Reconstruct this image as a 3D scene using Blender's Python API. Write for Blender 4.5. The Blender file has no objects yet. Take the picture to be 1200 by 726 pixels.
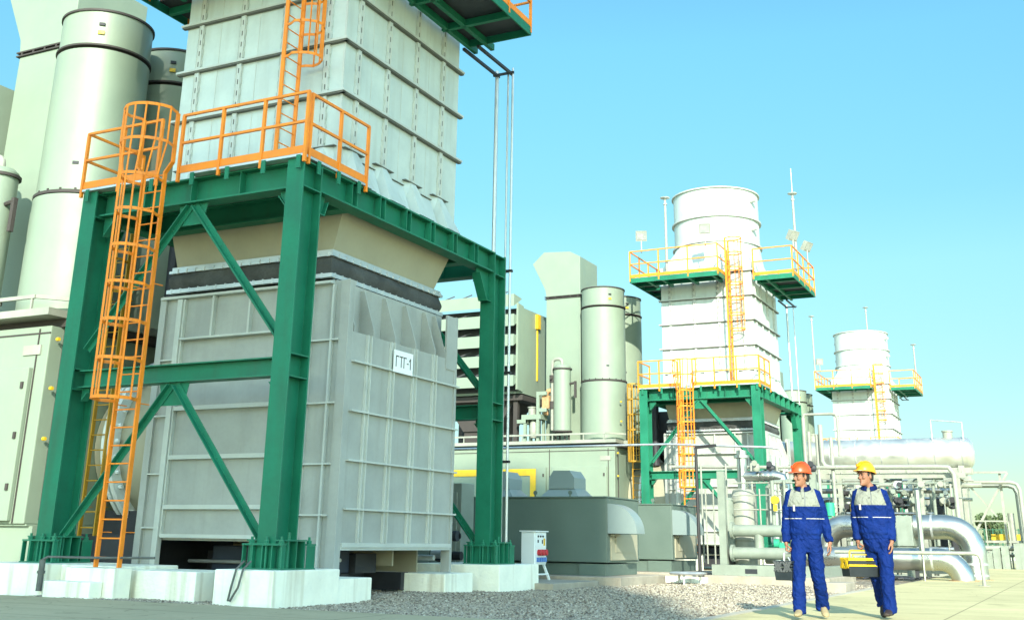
import bpy, bmesh, math, random
from math import sin, cos, pi, radians, sqrt, hypot
from mathutils import Vector, Matrix, noise
rnd = random.Random(7)
SC = bpy.context.scene
COL = SC.collection
ORG = {}

# ------------------------------------------------------------------ mesh builder
class MB:
    def __init__(s): s.v = []; s.f = []
    def add(s, vs, fs):
        o = len(s.v); s.v += [tuple(p) for p in vs]; s.f += [tuple(i + o for i in f) for f in fs]; return s
    def box(s, x0, x1, y0, y1, z0, z1):
        return s.add([(x0,y0,z0),(x1,y0,z0),(x1,y1,z0),(x0,y1,z0),(x0,y0,z1),(x1,y0,z1),(x1,y1,z1),(x0,y1,z1)],
                     [(0,3,2,1),(4,5,6,7),(0,1,5,4),(1,2,6,5),(2,3,7,6),(3,0,4,7)])
    def bar(s, p, q, w, h, up=(0,0,1), ext=0):
        p = Vector(p); q = Vector(q); d = (q-p).normalized(); p = p-d*ext; q = q+d*ext
        u = Vector(up); u = u - d*u.dot(d)
        if u.length < 1e-4: u = Vector((0,1,0)) - d*d.y
        u.normalize(); r = d.cross(u)
        a = r*(w/2); b = u*(h/2)
        return s.add([p-a-b,p+a-b,p+a+b,p-a+b,q-a-b,q+a-b,q+a+b,q-a+b],
                     [(0,1,2,3),(7,6,5,4),(0,4,5,1),(1,5,6,2),(2,6,7,3),(3,7,4,0)])
    def loft(s, rings, cap0=True, cap1=True, closed=True):
        n = len(rings[0]); vs = [p for r in rings for p in r]; fs = []
        for i in range(len(rings)-1):
            for j in range(n if closed else n-1):
                k = (j+1) % n
                fs.append((i*n+j, i*n+k, (i+1)*n+k, (i+1)*n+j))
        if cap0: fs.append(tuple(range(n-1,-1,-1)))
        if cap1: fs.append(tuple((len(rings)-1)*n+j for j in range(n)))
        return s.add(vs, fs)
    def path(s, pts, r, n=10, caps=True, asp=1.0):
        pts = [Vector(p) for p in pts]; m = len(pts)
        rs = r if isinstance(r, (list,tuple)) else [r]*m
        T = []
        for i in range(m):
            a = pts[max(i-1,0)]; b = pts[min(i+1,m-1)]
            if 0 < i < m-1: t = (pts[i]-a).normalized() + (b-pts[i]).normalized()
            else: t = b-a
            T.append(t.normalized())
        u = Vector((0,0,1))
        if abs(T[0].z) > .9: u = Vector((0,1,0))
        u = (u - T[0]*u.dot(T[0])).normalized(); rings = []
        for i in range(m):
            if i:
                u = u - T[i]*u.dot(T[i])
                u.normalize()
            w = T[i].cross(u); k = 1.0
            if 0 < i < m-1:
                c = (pts[i]-pts[i-1]).normalized().dot(T[i]); k = 1/max(c,.5)
            ri = rs[i]; rx, ry = (ri if isinstance(ri,(tuple,list)) else (ri, ri))
            rings.append([pts[i] + u*(rx*cos(2*pi*j/n)) + w*(ry*sin(2*pi*j/n)) for j in range(n)])
        return s.loft(rings, caps, caps)
    def tube(s, p, q, r, n=10, r2=None): return s.path([p,q],[r, r if r2 is None else r2], n)
    def lathe(s, c, prof, n=32, axis='z', caps=True):
        rings = []
        for r, h in prof:
            ring = []
            for j in range(n):
                a = 2*pi*j/n; x = r*cos(a); y = r*sin(a)
                if axis == 'z': ring.append((c[0]+x, c[1]+y, c[2]+h))
                elif axis == 'x': ring.append((c[0]+h, c[1]+x, c[2]+y))
                else: ring.append((c[0]+y, c[1]+h, c[2]+x))
            rings.append(ring)
        return s.loft(rings, caps, caps)
    def prism(s, poly, axis, a0, a1):
        def P(p, a):
            if axis == 'x': return (a, p[0], p[1])
            if axis == 'y': return (p[0], a, p[1])
            return (p[0], p[1], a)
        if axis == 'y': a0, a1 = a1, a0
        return s.loft([[P(p,a0) for p in poly],[P(p,a1) for p in poly]])
    def ell(s, c, r, n=16, m=10):
        rings = []
        for i in range(1, m):
            t = pi*i/m
            rings.append([(c[0]+r[0]*sin(t)*cos(2*pi*j/n), c[1]+r[1]*sin(t)*sin(2*pi*j/n), c[2]-r[2]*cos(t)) for j in range(n)])
        return s.loft(rings)
    def mesh(s, name, off=(0,0,0), smooth=True, bevel=0.0, ang=35):
        me = bpy.data.meshes.new(name)
        ox, oy, oz = off
        me.from_pydata([(x-ox,y-oy,z-oz) for x,y,z in s.v], [], s.f)
        bm = bmesh.new(); bm.from_mesh(me)
        bmesh.ops.recalc_face_normals(bm, faces=bm.faces)
        if bevel:
            es = [e for e in bm.edges if len(e.link_faces)==2 and e.calc_face_angle(0) > radians(40)]
            bmesh.ops.bevel(bm, geom=es, offset=bevel, segments=2, affect='EDGES', profile=.5)
        bm.to_mesh(me); bm.free()
        if smooth:
            for p in me.polygons: p.use_smooth = True
            me.set_sharp_from_angle(angle=radians(ang))
        return me

def setp(o, label, cat, group=None, kind=None):
    if label: o['label'] = label
    if cat: o['category'] = cat
    if group: o['group'] = group
    if kind: o['kind'] = kind
    return o
def thing(name, label, cat, loc=(0,0,0), group=None, rotz=0):
    o = bpy.data.objects.new(name, None); COL.objects.link(o)
    o.empty_display_size = .3; o.location = loc; o.rotation_euler = (0,0,rotz)
    ORG[o.name] = tuple(loc)
    return setp(o, label, cat, group)
def part(name, mb, m, parent, label=None, smooth=True, bevel=0.0, ang=35, local=False):
    org = (0,0,0) if local else ORG[parent.name]
    o = bpy.data.objects.new(name, mb.mesh(name, org, smooth, bevel, ang)); COL.objects.link(o)
    o.data.materials.append(m); o.parent = parent; ORG[o.name] = org
    if label: o['label'] = label
    return o
def islands(mb):
    n = len(mb.v); par = list(range(n))
    def find(i):
        while par[i] != i: par[i] = par[par[i]]; i = par[i]
        return i
    for f in mb.f:
        r = find(f[0])
        for j in f[1:]: par[find(j)] = r
    out = {}; order = []
    for i in range(n):
        r = find(i)
        if r not in out: out[r] = (MB(), {}); order.append(r)
        m, mp = out[r]; mp[i] = len(m.v); m.v.append(mb.v[i])
    for f in mb.f:
        m, mp = out[find(f[0])]; m.f.append(tuple(mp[i] for i in f))
    return [out[r][0] for r in order]
def parts(name, mb, m, parent, **k):
    return [part(name, q, m, parent, **k) for q in islands(mb)]
def solo(name, mb, m, label, cat, group=None, kind=None, smooth=True, bevel=0.0, ang=35):
    xs = [p[0] for p in mb.v]; ys = [p[1] for p in mb.v]; zs = [p[2] for p in mb.v]
    org = ((min(xs)+max(xs))/2, (min(ys)+max(ys))/2, min(zs))
    o = bpy.data.objects.new(name, mb.mesh(name, org, smooth, bevel, ang)); COL.objects.link(o)
    o.data.materials.append(m); o.location = org; ORG[o.name] = org
    return setp(o, label, cat, group, kind)
def dup(root, dy, label, dx=0.0, skip=(), depth=0):
    r = root.copy(); COL.objects.link(r)
    r.location = (root.location.x+dx, root.location.y+dy, root.location.z)
    if label: r['label'] = label
    def kids(a, b):
        for ch in list(a.children):
            if ch.name.split('.')[0] in skip: continue
            c = ch.copy(); COL.objects.link(c); c.parent = b; kids(ch, c)
    kids(root, r)
    return r

# ------------------------------------------------------------------ materials
def nodes(name):
    m = bpy.data.materials.new(name); m.use_nodes = True
    nt = m.node_tree; b = nt.nodes['Principled BSDF']; return m, nt, b
def N(nt, t, **kw):
    n = nt.nodes.new(t)
    for k, v in kw.items():
        if k in n.inputs.keys() if isinstance(k,str) else False: n.inputs[k].default_value = v
        else: setattr(n, k, v)
    return n
def col4(c): return (c[0], c[1], c[2], 1)
def mixc(nt, fac, a, b, blend='MIX'):
    n = nt.nodes.new('ShaderNodeMix'); n.data_type = 'RGBA'; n.blend_type = blend; n.clamp_result = False; n.clamp_factor = True
    for sock, val in ((n.inputs[0], fac), (n.inputs[6], a), (n.inputs[7], b)):
        if hasattr(val, 'links'): nt.links.new(val, sock)
        elif isinstance(val, (int,float)): sock.default_value = val
        else: sock.default_value = col4(val)
    return n.outputs[2]
def noise_fac(nt, vec, scale, detail=4, lo=.35, hi=.7, sc=(1,1,1)):
    mp = nt.nodes.new('ShaderNodeMapping'); mp.inputs['Scale'].default_value = sc
    nt.links.new(vec, mp.inputs[0])
    n = nt.nodes.new('ShaderNodeTexNoise'); n.inputs['Scale'].default_value = scale; n.inputs['Detail'].default_value = detail
    nt.links.new(mp.outputs[0], n.inputs['Vector'])
    r = nt.nodes.new('ShaderNodeMapRange'); r.inputs[1].default_value = lo; r.inputs[2].default_value = hi
    nt.links.new(n.outputs[0], r.inputs[0]); return r.outputs[0], n.outputs[0]
def mat(name, c, rough=.5, metal=0.0, var=.08, scale=1.6, streak=.0, streak_col=(.25,.22,.17), bump=0.0, bscale=40, spec=.4, dent=0.0, edge=0.0, edge_col=(.5,.5,.45)):
    m, nt, b = nodes(name)
    tc = nt.nodes.new('ShaderNodeTexCoord').outputs['Object']
    f, _ = noise_fac(nt, tc, scale, 5, .3, .7)
    cc = mixc(nt, f, tuple(x*(1-var) for x in c), tuple(min(1,x*(1+var)) for x in c))
    f2, _ = noise_fac(nt, tc, scale*9, 3, .45, .8)
    mul = nt.nodes.new('ShaderNodeMath'); mul.operation='MULTIPLY'; mul.inputs[1].default_value = var*1.6
    nt.links.new(f2, mul.inputs[0])
    cc = mixc(nt, mul.outputs[0], cc, tuple(x*.7 for x in c))
    if streak:
        fs, _ = noise_fac(nt, tc, 1.0, 6, .52, .8, (5,5,.35))
        ms = nt.nodes.new('ShaderNodeMath'); ms.operation='MULTIPLY'; ms.inputs[1].default_value = streak
        nt.links.new(fs, ms.inputs[0]); cc = mixc(nt, ms.outputs[0], cc, streak_col)
    if edge:   # lighter edge highlight put into the colour along the arrises
        bv = nt.nodes.new('ShaderNodeBevel'); bv.samples = 4; bv.inputs['Radius'].default_value = .012
        gn = nt.nodes.new('ShaderNodeNewGeometry')
        dp = nt.nodes.new('ShaderNodeVectorMath'); dp.operation = 'DOT_PRODUCT'; nt.links.new(bv.outputs[0], dp.inputs[0]); nt.links.new(gn.outputs['Normal'], dp.inputs[1])
        em = nt.nodes.new('ShaderNodeMapRange'); em.inputs[1].default_value = .985; em.inputs[2].default_value = .80; em.inputs[3].default_value = 0; em.inputs[4].default_value = edge
        nt.links.new(dp.outputs['Value'], em.inputs[0]); cc = mixc(nt, em.outputs[0], cc, edge_col)
    nt.links.new(cc, b.inputs['Base Color'])
    rr = nt.nodes.new('ShaderNodeMapRange'); rr.inputs[3].default_value = max(.05,rough-.1); rr.inputs[4].default_value = min(1,rough+.12)
    nt.links.new(f, rr.inputs[0]); nt.links.new(rr.outputs[0], b.inputs['Roughness'])
    b.inputs['Metallic'].default_value = metal; b.inputs['Specular IOR Level'].default_value = spec
    if bump or dent:
        last = None
        for st, sc_, dist in ((bump, bscale, .02), (dent, 1.3, .12)):
            if not st: continue
            n = nt.nodes.new('ShaderNodeTexNoise'); n.inputs['Scale'].default_value = sc_; n.inputs['Detail'].default_value = 3
            nt.links.new(tc, n.inputs['Vector'])
            bp = nt.nodes.new('ShaderNodeBump'); bp.inputs['Strength'].default_value = st; bp.inputs['Distance'].default_value = dist
            nt.links.new(n.outputs[0], bp.inputs['Height'])
            if last: nt.links.new(last, bp.inputs['Normal'])
            last = bp.outputs[0]
        nt.links.new(last, b.inputs['Normal'])
    return m

GREY = mat('grey_panel_paint', (.325,.35,.318), .5, edge=.5, edge_col=(.55,.57,.52), var=.11, streak=.5, streak_col=(.235,.24,.20), dent=.25)
GREYS = mat('light_grey_stack_paint', (.47,.545,.505), .5, var=.09, streak=.45, streak_col=(.34,.36,.30), dent=.25)
GREYD = mat('grey_rib_lit_paint', (.45,.49,.445), .5, edge=.5, edge_col=(.66,.68,.62), var=.08, streak=.1, streak_col=(.36,.34,.28))  # panel grey made lighter so the ribs look turned to the light
BEIGE = mat('beige_paint', (.205,.265,.20), .45, var=.035, streak=.12, streak_col=(.27,.27,.19), dent=.12)
BEIGED = mat('hopper_beige', (.34,.33,.235), .6, var=.07, streak=.2, streak_col=(.33,.29,.2))
GREEN = mat('green_steel_paint', (.010,.155,.085), .5, var=.16, edge=.45, edge_col=(.10,.34,.23), streak=.4, streak_col=(.028,.075,.04), spec=.25)
ORANGE = mat('orange_paint', (.80,.235,.012), .5, var=.14, scale=3, streak=.2, streak_col=(.35,.11,.02))
OCHRE = mat('ochre_paint', (.40,.22,.015), .5, var=.1, scale=4)
DASH = mat('dark_gap_and_shade', (.12,.125,.105), .7, var=.2)  # dark tone for weld gaps and for painted shade at ribs and feet
YELLOW = mat('yellow_paint', (.66,.42,.02), .45, var=.08, scale=4)
WHITEC = mat('white_painted_concrete', (.84,.86,.72), .85, var=.07, scale=2.2, streak=.75, streak_col=(.36,.30,.17), bump=.5, bscale=14)
STEEL = mat('galvanised_steel', (.52,.55,.54), .42, metal=.65, var=.12, scale=5)
SILVER = mat('aluminium_cladding', (.46,.48,.44), .30, metal=.95, var=.05, scale=2, dent=.12)
SILVERT = mat('brushed_tank_cladding', (.66,.68,.63), .42, metal=.85, var=.06, scale=2, dent=.15)
RUBBER = mat('dark_fabric', (.060,.066,.064), .8, var=.4, scale=2.5, bump=.8, bscale=6)
DARK = mat('dark_machinery', (.03,.034,.04), .55, var=.3, scale=3)
NAVY = mat('navy_machinery', (.03,.045,.075), .5, var=.2, scale=3)
BLACK = mat('black_steel', (.02,.02,.022), .5, var=.2)
GASKL = mat('weathered_conduit', (.10,.11,.10), .6, var=.3, scale=9)
GASK = mat('dark_gasket', (.045,.04,.036), .7, var=.2)
BLUEG = mat('bluegrey_enclosure_paint', (.10,.145,.12), .45, var=.05, streak=.15, streak_col=(.09,.11,.09), dent=.15)
BLUEL = mat('bluegrey_light_paint', (.20,.26,.25), .4, var=.04)
CONC = mat('raw_concrete', (.34,.31,.24), .9, var=.18, scale=3, bump=.5, bscale=30)
PIPEW = mat('pale_pipe_paint', (.27,.29,.24), .45, var=.14, streak=.2, streak_col=(.2,.15,.09), scale=4)
PIPEG = mat('greygreen_pipe_paint', (.21,.25,.205), .45, var=.1, streak=.15, streak_col=(.15,.13,.08), scale=4)
SIGNW = mat('white_sign', (.82,.84,.82), .4, var=.02)
INK = mat('sign_ink', (.02,.025,.03), .6, var=.05)
WHITEP = mat('white_cabinet_paint', (.72,.78,.76), .4, var=.03)
RED = mat('red_plastic', (.45,.03,.04), .4, var=.1)
BLUEP = mat('blue_plastic', (.08,.2,.5), .4, var=.1)
RUST = mat('rust_wrap', (.42,.25,.12), .8, var=.2, scale=8)
GREENP = mat('green_valve_paint', (.03,.35,.2), .45, var=.1)

# ------------------------------------------------------------------ world, sun, camera
SUN_AZ, SUN_EL = 27.0, 25.0
tosun = Vector((sin(radians(SUN_AZ))*cos(radians(SUN_EL)), -cos(radians(SUN_AZ))*cos(radians(SUN_EL)), sin(radians(SUN_EL))))
w = bpy.data.worlds.new("World"); SC.world = w; w.use_nodes = True
nt = w.node_tree; bg = nt.nodes['Background']
sky = nt.nodes.new('ShaderNodeTexSky'); sky.sky_type = 'NISHITA'; sky.sun_disc = False
sky.sun_elevation = radians(SUN_EL); sky.sun_rotation = radians(180-SUN_AZ)
sky.air_density = 1.0; sky.dust_density = .35; sky.ozone_density = 1.0
# hazy sky: the clear blue-cyan side away from the sun, the milky bright side round the sun
tcw = nt.nodes.new('ShaderNodeTexCoord').outputs['Generated']
sepw = nt.nodes.new('ShaderNodeSeparateXYZ'); nt.links.new(tcw, sepw.inputs[0])
rampw = nt.nodes.new('ShaderNodeValToRGB'); er = rampw.color_ramp
er.elements[0].position = 0.0; er.elements[0].color = (0.227,0.284,0.265,1)
er.elements[1].position = 1.0; er.elements[1].color = (0.391,0.662,0.630,1)
for p_, c_ in ((.06,(0.233,0.296,0.284,1)),(.13,(0.277,0.365,0.328,1)),(.23,(0.347,0.504,0.416,1)),(.29,(0.328,0.542,0.460,1)),(.42,(0.378,0.693,0.630,1))):
    e_ = er.elements.new(p_); e_.color = c_
nt.links.new(sepw.outputs[2], rampw.inputs[0])
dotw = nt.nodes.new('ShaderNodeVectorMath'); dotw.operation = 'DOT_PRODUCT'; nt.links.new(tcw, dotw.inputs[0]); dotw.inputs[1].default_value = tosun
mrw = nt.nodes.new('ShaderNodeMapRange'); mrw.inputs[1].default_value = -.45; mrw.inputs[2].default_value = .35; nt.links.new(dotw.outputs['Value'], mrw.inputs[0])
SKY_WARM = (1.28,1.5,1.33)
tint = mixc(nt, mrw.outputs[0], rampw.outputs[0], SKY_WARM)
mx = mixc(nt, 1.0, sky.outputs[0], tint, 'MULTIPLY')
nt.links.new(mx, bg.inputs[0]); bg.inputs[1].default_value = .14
sd = bpy.data.lights.new('sun', 'SUN'); sd.energy = 3.2; sd.angle = radians(.53); sd.color = (1.0,.94,.80)
so = bpy.data.objects.new('sun', sd); COL.objects.link(so); so.rotation_euler = tosun.to_track_quat('Z','Y').to_euler(); so.location = (20,-40,40)
cam = bpy.data.cameras.new('camera'); co = bpy.data.objects.new('camera', cam); COL.objects.link(co)
R = Matrix(((0.895769,0.125743,0.426364),(0.444296,-0.283663,-0.849786),(0.014089,0.950644,-0.309964)))
co.matrix_world = Matrix.Translation((0,0,.88)) @ R.to_4x4()
cam.sensor_width = 36; cam.lens = 38.776; cam.shift_y = -(363-211.1)/1200; cam.clip_end = 9000; cam.clip_start = .05
SC.camera = co
vs = SC.view_settings; vs.view_transform = 'Standard'; vs.look = 'None'; vs.exposure = 1.5; vs.gamma = 1; vs.use_curve_mapping = False

# ------------------------------------------------------------------ ground
def ground_mat(name, c, joints=False, patch=.12, far=None):
    m, nt, b = nodes(name)
    geo = nt.nodes.new('ShaderNodeNewGeometry').outputs['Position']
    f, _ = noise_fac(nt, geo, .35, 6, .3, .7)
    cc = mixc(nt, f, tuple(x*(1-patch) for x in c), tuple(x*(1+patch) for x in c))
    f2, n2 = noise_fac(nt, geo, 14, 5, .35, .75)
    mu = nt.nodes.new('ShaderNodeMath'); mu.operation='MULTIPLY'; mu.inputs[1].default_value=.22; nt.links.new(f2, mu.inputs[0])
    cc = mixc(nt, mu.outputs[0], cc, tuple(x*.55 for x in c))
    h = n2
    if joints:
        # darker worn streaks along the slab and stained joints
        f3, _ = noise_fac(nt, geo, 1.0, 5, .55, .75, (.25,1.6,1))
        mu3 = nt.nodes.new('ShaderNodeMath'); mu3.operation='MULTIPLY'; mu3.inputs[1].default_value=.5; nt.links.new(f3, mu3.inputs[0])
        cc = mixc(nt, mu3.outputs[0], cc, tuple(x*.62 for x in c))
        f4, _ = noise_fac(nt, geo, .9, 6, .60, .68)     # oil and water stains
        mu4 = nt.nodes.new('ShaderNodeMath'); mu4.operation='MULTIPLY'; mu4.inputs[1].default_value=.38; nt.links.new(f4, mu4.inputs[0])
        cc = mixc(nt, mu4.outputs[0], cc, tuple(x*.45 for x in c))
        br = nt.nodes.new('ShaderNodeTexBrick'); br.offset = .0; br.inputs['Scale'].default_value = 1
        br.inputs['Brick Width'].default_value = 6.0; br.inputs['Row Height'].default_value = 1.5; br.inputs['Mortar Size'].default_value = .018; br.inputs['Mortar Smooth'].default_value=.6
        mp = nt.nodes.new('ShaderNodeMapping'); mp.inputs['Location'].default_value = (1.75,.9,0); nt.links.new(geo, mp.inputs[0]); nt.links.new(mp.outputs[0], br.inputs['Vector'])
        mj = nt.nodes.new('ShaderNodeMath'); mj.operation='MULTIPLY'; mj.inputs[1].default_value=.75; nt.links.new(br.outputs['Fac'], mj.inputs[0])
        cc = mixc(nt, mj.outputs[0], cc, tuple(x*.35 for x in c))
        vo = nt.nodes.new('ShaderNodeTexVoronoi'); vo.feature='DISTANCE_TO_EDGE'; vo.inputs['Scale'].default_value=.33
        wn = nt.nodes.new('ShaderNodeTexNoise'); wn.inputs['Scale'].default_value=1.5; nt.links.new(geo, wn.inputs['Vector'])
        vm = nt.nodes.new('ShaderNodeVectorMath'); vm.operation='ADD'; nt.links.new(geo, vm.inputs[0]); nt.links.new(wn.outputs['Color'], vm.inputs[1]); nt.links.new(vm.outputs[0], vo.inputs['Vector'])
        cr = nt.nodes.new('ShaderNodeMapRange'); cr.inputs[1].default_value=.0; cr.inputs[2].default_value=.006; cr.inputs[3].default_value=.5; cr.inputs[4].default_value=0; nt.links.new(vo.outputs['Distance'], cr.inputs[0])
        cc = mixc(nt, cr.outputs[0], cc, tuple(x*.4 for x in c))
    nt.links.new(cc, b.inputs['Base Color']); b.inputs['Roughness'].default_value = .9; b.inputs['Specular IOR Level'].default_value = .2
    bp = nt.nodes.new('ShaderNodeBump'); bp.inputs['Strength'].default_value=.35; bp.inputs['Distance'].default_value=.02
    nt.links.new(h, bp.inputs['Height']); nt.links.new(bp.outputs[0], b.inputs['Normal'])
    return m
PAVE = ground_mat('pavement_concrete', (.52,.475,.255), True)
EARTH = ground_mat('earth', (.52,.48,.32))
solo('ground', MB().add([(-4000,-4000,-.12),(4000,-4000,-.12),(4000,4000,-.12),(-4000,4000,-.12)],[(0,1,2,3)]), EARTH, None, None, kind='structure')
GX, GY = -4.2, 12.38          # gravel corner
pv = MB().prism([(GX,GY),(60,GY),(60,75),(GX,75)], 'z', -.14, 0)
solo('road', MB().prism([(-60,-45),(60,-45),(60,GY-.004),(-60,GY-.004)], 'z', -.14, 0), ground_mat('road_concrete', (.47,.41,.255), True), None, None, kind='structure', smooth=False)
solo('pavement', pv, PAVE, None, None, kind='structure', smooth=False)
kb = MB().box(GX-.14,GX-.004,GY+.0,27.5,-.14,.012)
solo('kerb', kb, ground_mat('kerb_concrete', (.42,.40,.32)), None, None, kind='structure', smooth=False)
def gravel_mat(stones):
    m, nt, b = nodes('gravel_stones' if stones else 'gravel_bed')
    if stones:
        rn = nt.nodes.new('ShaderNodeNewGeometry').outputs['Random Per Island']
        cr = nt.nodes.new('ShaderNodeValToRGB'); e = cr.color_ramp
        e.elements[0].color = (.11,.09,.07,1); e.elements[1].color = (.54,.51,.40,1)
        for p, c in ((.25,(.24,.205,.155,1)),(.5,(.31,.285,.22,1)),(.75,(.37,.335,.25,1)),(.9,(.31,.29,.245,1))):
            x = e.elements.new(p); x.color = c
        nt.links.new(rn, cr.inputs[0]); nt.links.new(cr.outputs[0], b.inputs['Base Color'])
    else:
        geo = nt.nodes.new('ShaderNodeNewGeometry').outputs['Position']
        vo = nt.nodes.new('ShaderNodeTexVoronoi'); vo.inputs['Scale'].default_value = 16; nt.links.new(geo, vo.inputs['Vector'])
        cr = nt.nodes.new('ShaderNodeValToRGB'); e = cr.color_ramp
        e.elements[0].color = (.15,.125,.095,1); e.elements[1].color = (.42,.37,.28,1)
        sp = nt.nodes.new('ShaderNodeSeparateColor'); nt.links.new(vo.outputs['Color'], sp.inputs[0]); nt.links.new(sp.outputs[0], cr.inputs[0])
        nt.links.new(cr.outputs[0], b.inputs['Base Color'])
        bp = nt.nodes.new('ShaderNodeBump'); bp.inputs['Strength'].default_value = 1; bp.inputs['Distance'].default_value=.05; bp.invert=True
        nt.links.new(vo.outputs['Distance'], bp.inputs['Height']); nt.links.new(bp.outputs[0], b.inputs['Normal'])
    b.inputs['Roughness'].default_value=.95; b.inputs['Specular IOR Level'].default_value=.2
    return m
def gh(x, y): # gravel surface height: nearly at kerb level, heaped near the front plinths
    h = -.028 + .03*noise.noise(Vector((x*.35,y*.35,3))) + .018*noise.noise(Vector((x*1.3,y*1.3,9)))
    d = min(abs(x-GX), abs(y-GY))
    h += .03*max(0,1-abs(y-17.5)/3)*max(0,1-abs(x+9)/3)
    return min(h, .03)
gb = MB(); nx, ny = 60, 60
vs_, fs_ = [], []
for j in range(ny+1):
    for i in range(nx+1):
        x = -24 + (GX-.13+24)*i/nx; y = GY + (40-GY)*j/ny
        vs_.append((x,y,gh(x,y)-.02))
for j in range(ny):
    for i in range(nx):
        a = j*(nx+1)+i; fs_.append((a,a+1,a+nx+2,a+nx+1))
gb.add(vs_, fs_)
solo('gravel_bed', gb, gravel_mat(False), None, None, kind='structure', ang=80)
gs = MB()
def stone(x, y, s):
    z = gh(x,y)-.012
    a = rnd.random()*6.28; rx = s*rnd.uniform(.7,1.2); ry = s*rnd.uniform(.6,1.1); rz = s*rnd.uniform(.45,.8); n = 5
    ca, sa = cos(a), sin(a)
    def P(u,v,w_): return (x+u*ca-v*sa, y+u*sa+v*ca, z+w_)
    r0 = [P(rx*cos(6.283*k/n)*rnd.uniform(.8,1.1), ry*sin(6.283*k/n)*rnd.uniform(.8,1.1), -rz*.3) for k in range(n)]
    r1 = [P(rx*.75*cos(6.283*(k+.4)/n)*rnd.uniform(.7,1.1), ry*.75*sin(6.283*(k+.4)/n)*rnd.uniform(.7,1.1), rz*rnd.uniform(.5,.8)) for k in range(n)]
    t = P(rnd.uniform(-.3,.3)*rx, rnd.uniform(-.3,.3)*ry, rz)
    vs = r0+r1+[t]; fs = []
    for k in range(n):
        l = (k+1)%n
        fs += [(k,l,n+k),(l,n+l,n+k),(n+k,n+l,2*n)]
    gs.add(vs, fs)
cnt = 0
while cnt < 48000:
    y = GY + .02 + (rnd.random()**1.6)*17; x = rnd.uniform(-14.4, GX-.16)
    if x < -11 - 0 and y > 15.0 and rnd.random() < .5: continue
    if rnd.random() > 1.15-.045*(y-GY): continue
    stone(x, y, rnd.uniform(.010,.025)*(1+.02*(y-GY))); cnt += 1
solo('gravel', gs, gravel_mat(True), None, None, kind='stuff', smooth=False)
PART = part
# ------------------------------------------------------------------ generic steel pieces
def ibeam(mb, p, q, h, bw, tf=.028, tw=.022):
    """I section along p-q (horizontal), p,q on the centre line."""
    p = Vector(p); q = Vector(q)
    up = Vector((0,0,1))
    mb.bar(p+up*(h/2-tf/2), q+up*(h/2-tf/2), bw, tf)
    mb.bar(p-up*(h/2-tf/2), q-up*(h/2-tf/2), bw, tf)
    mb.bar(p, q, tw, h-2*tf-.002)
def angle_brace(mb, p, q, w, t, n):
    """back to back angles along p-q, n = outward normal."""
    p = Vector(p); q = Vector(q); n = Vector(n); d = (q-p).normalized(); s = d.cross(n)
    mb.bar(p, q, w, t, n)                                # wide leg in the plane of the frame
    mb.bar(p+n*(w*.33)+s*.014, q+n*(w*.33)+s*.014, t, w*.6, n)
    for k in range(1, 6):
        c = p + (q-p)*(k/6) + n*(t/2)
        mb.tube(c, c+n*.02, .014, 6)
def rail_run(posts, rails, pts, z0, h, pitch, toe=None, end0=True, end1=True, tube_r=.021):
    """guard rail along the polyline pts (x,y) with square posts, two rails."""
    for i in range(len(pts)-1):
        a = Vector((*pts[i],0)); b = Vector((*pts[i+1],0)); L = (b-a).length; n = max(1, round(L/pitch))
        for k in range(n+1):
            if k == 0 and (i > 0 or not end0): continue
            if k == n and i == len(pts)-2 and not end1: continue
            c = a+(b-a)*(k/n)
            posts.bar((c.x,c.y,z0-.14),(c.x,c.y,z0+h),.05,.05,(0,1,0))
        for zz in (h, h*.52):
            rails.bar((a.x,a.y,z0+zz),(b.x,b.y,z0+zz),tube_r*2,tube_r*2,ext=.018)
        if toe is not None:
            toe.bar((a.x,a.y,z0+.075),(b.x,b.y,z0+.075),.014,.13)
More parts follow.
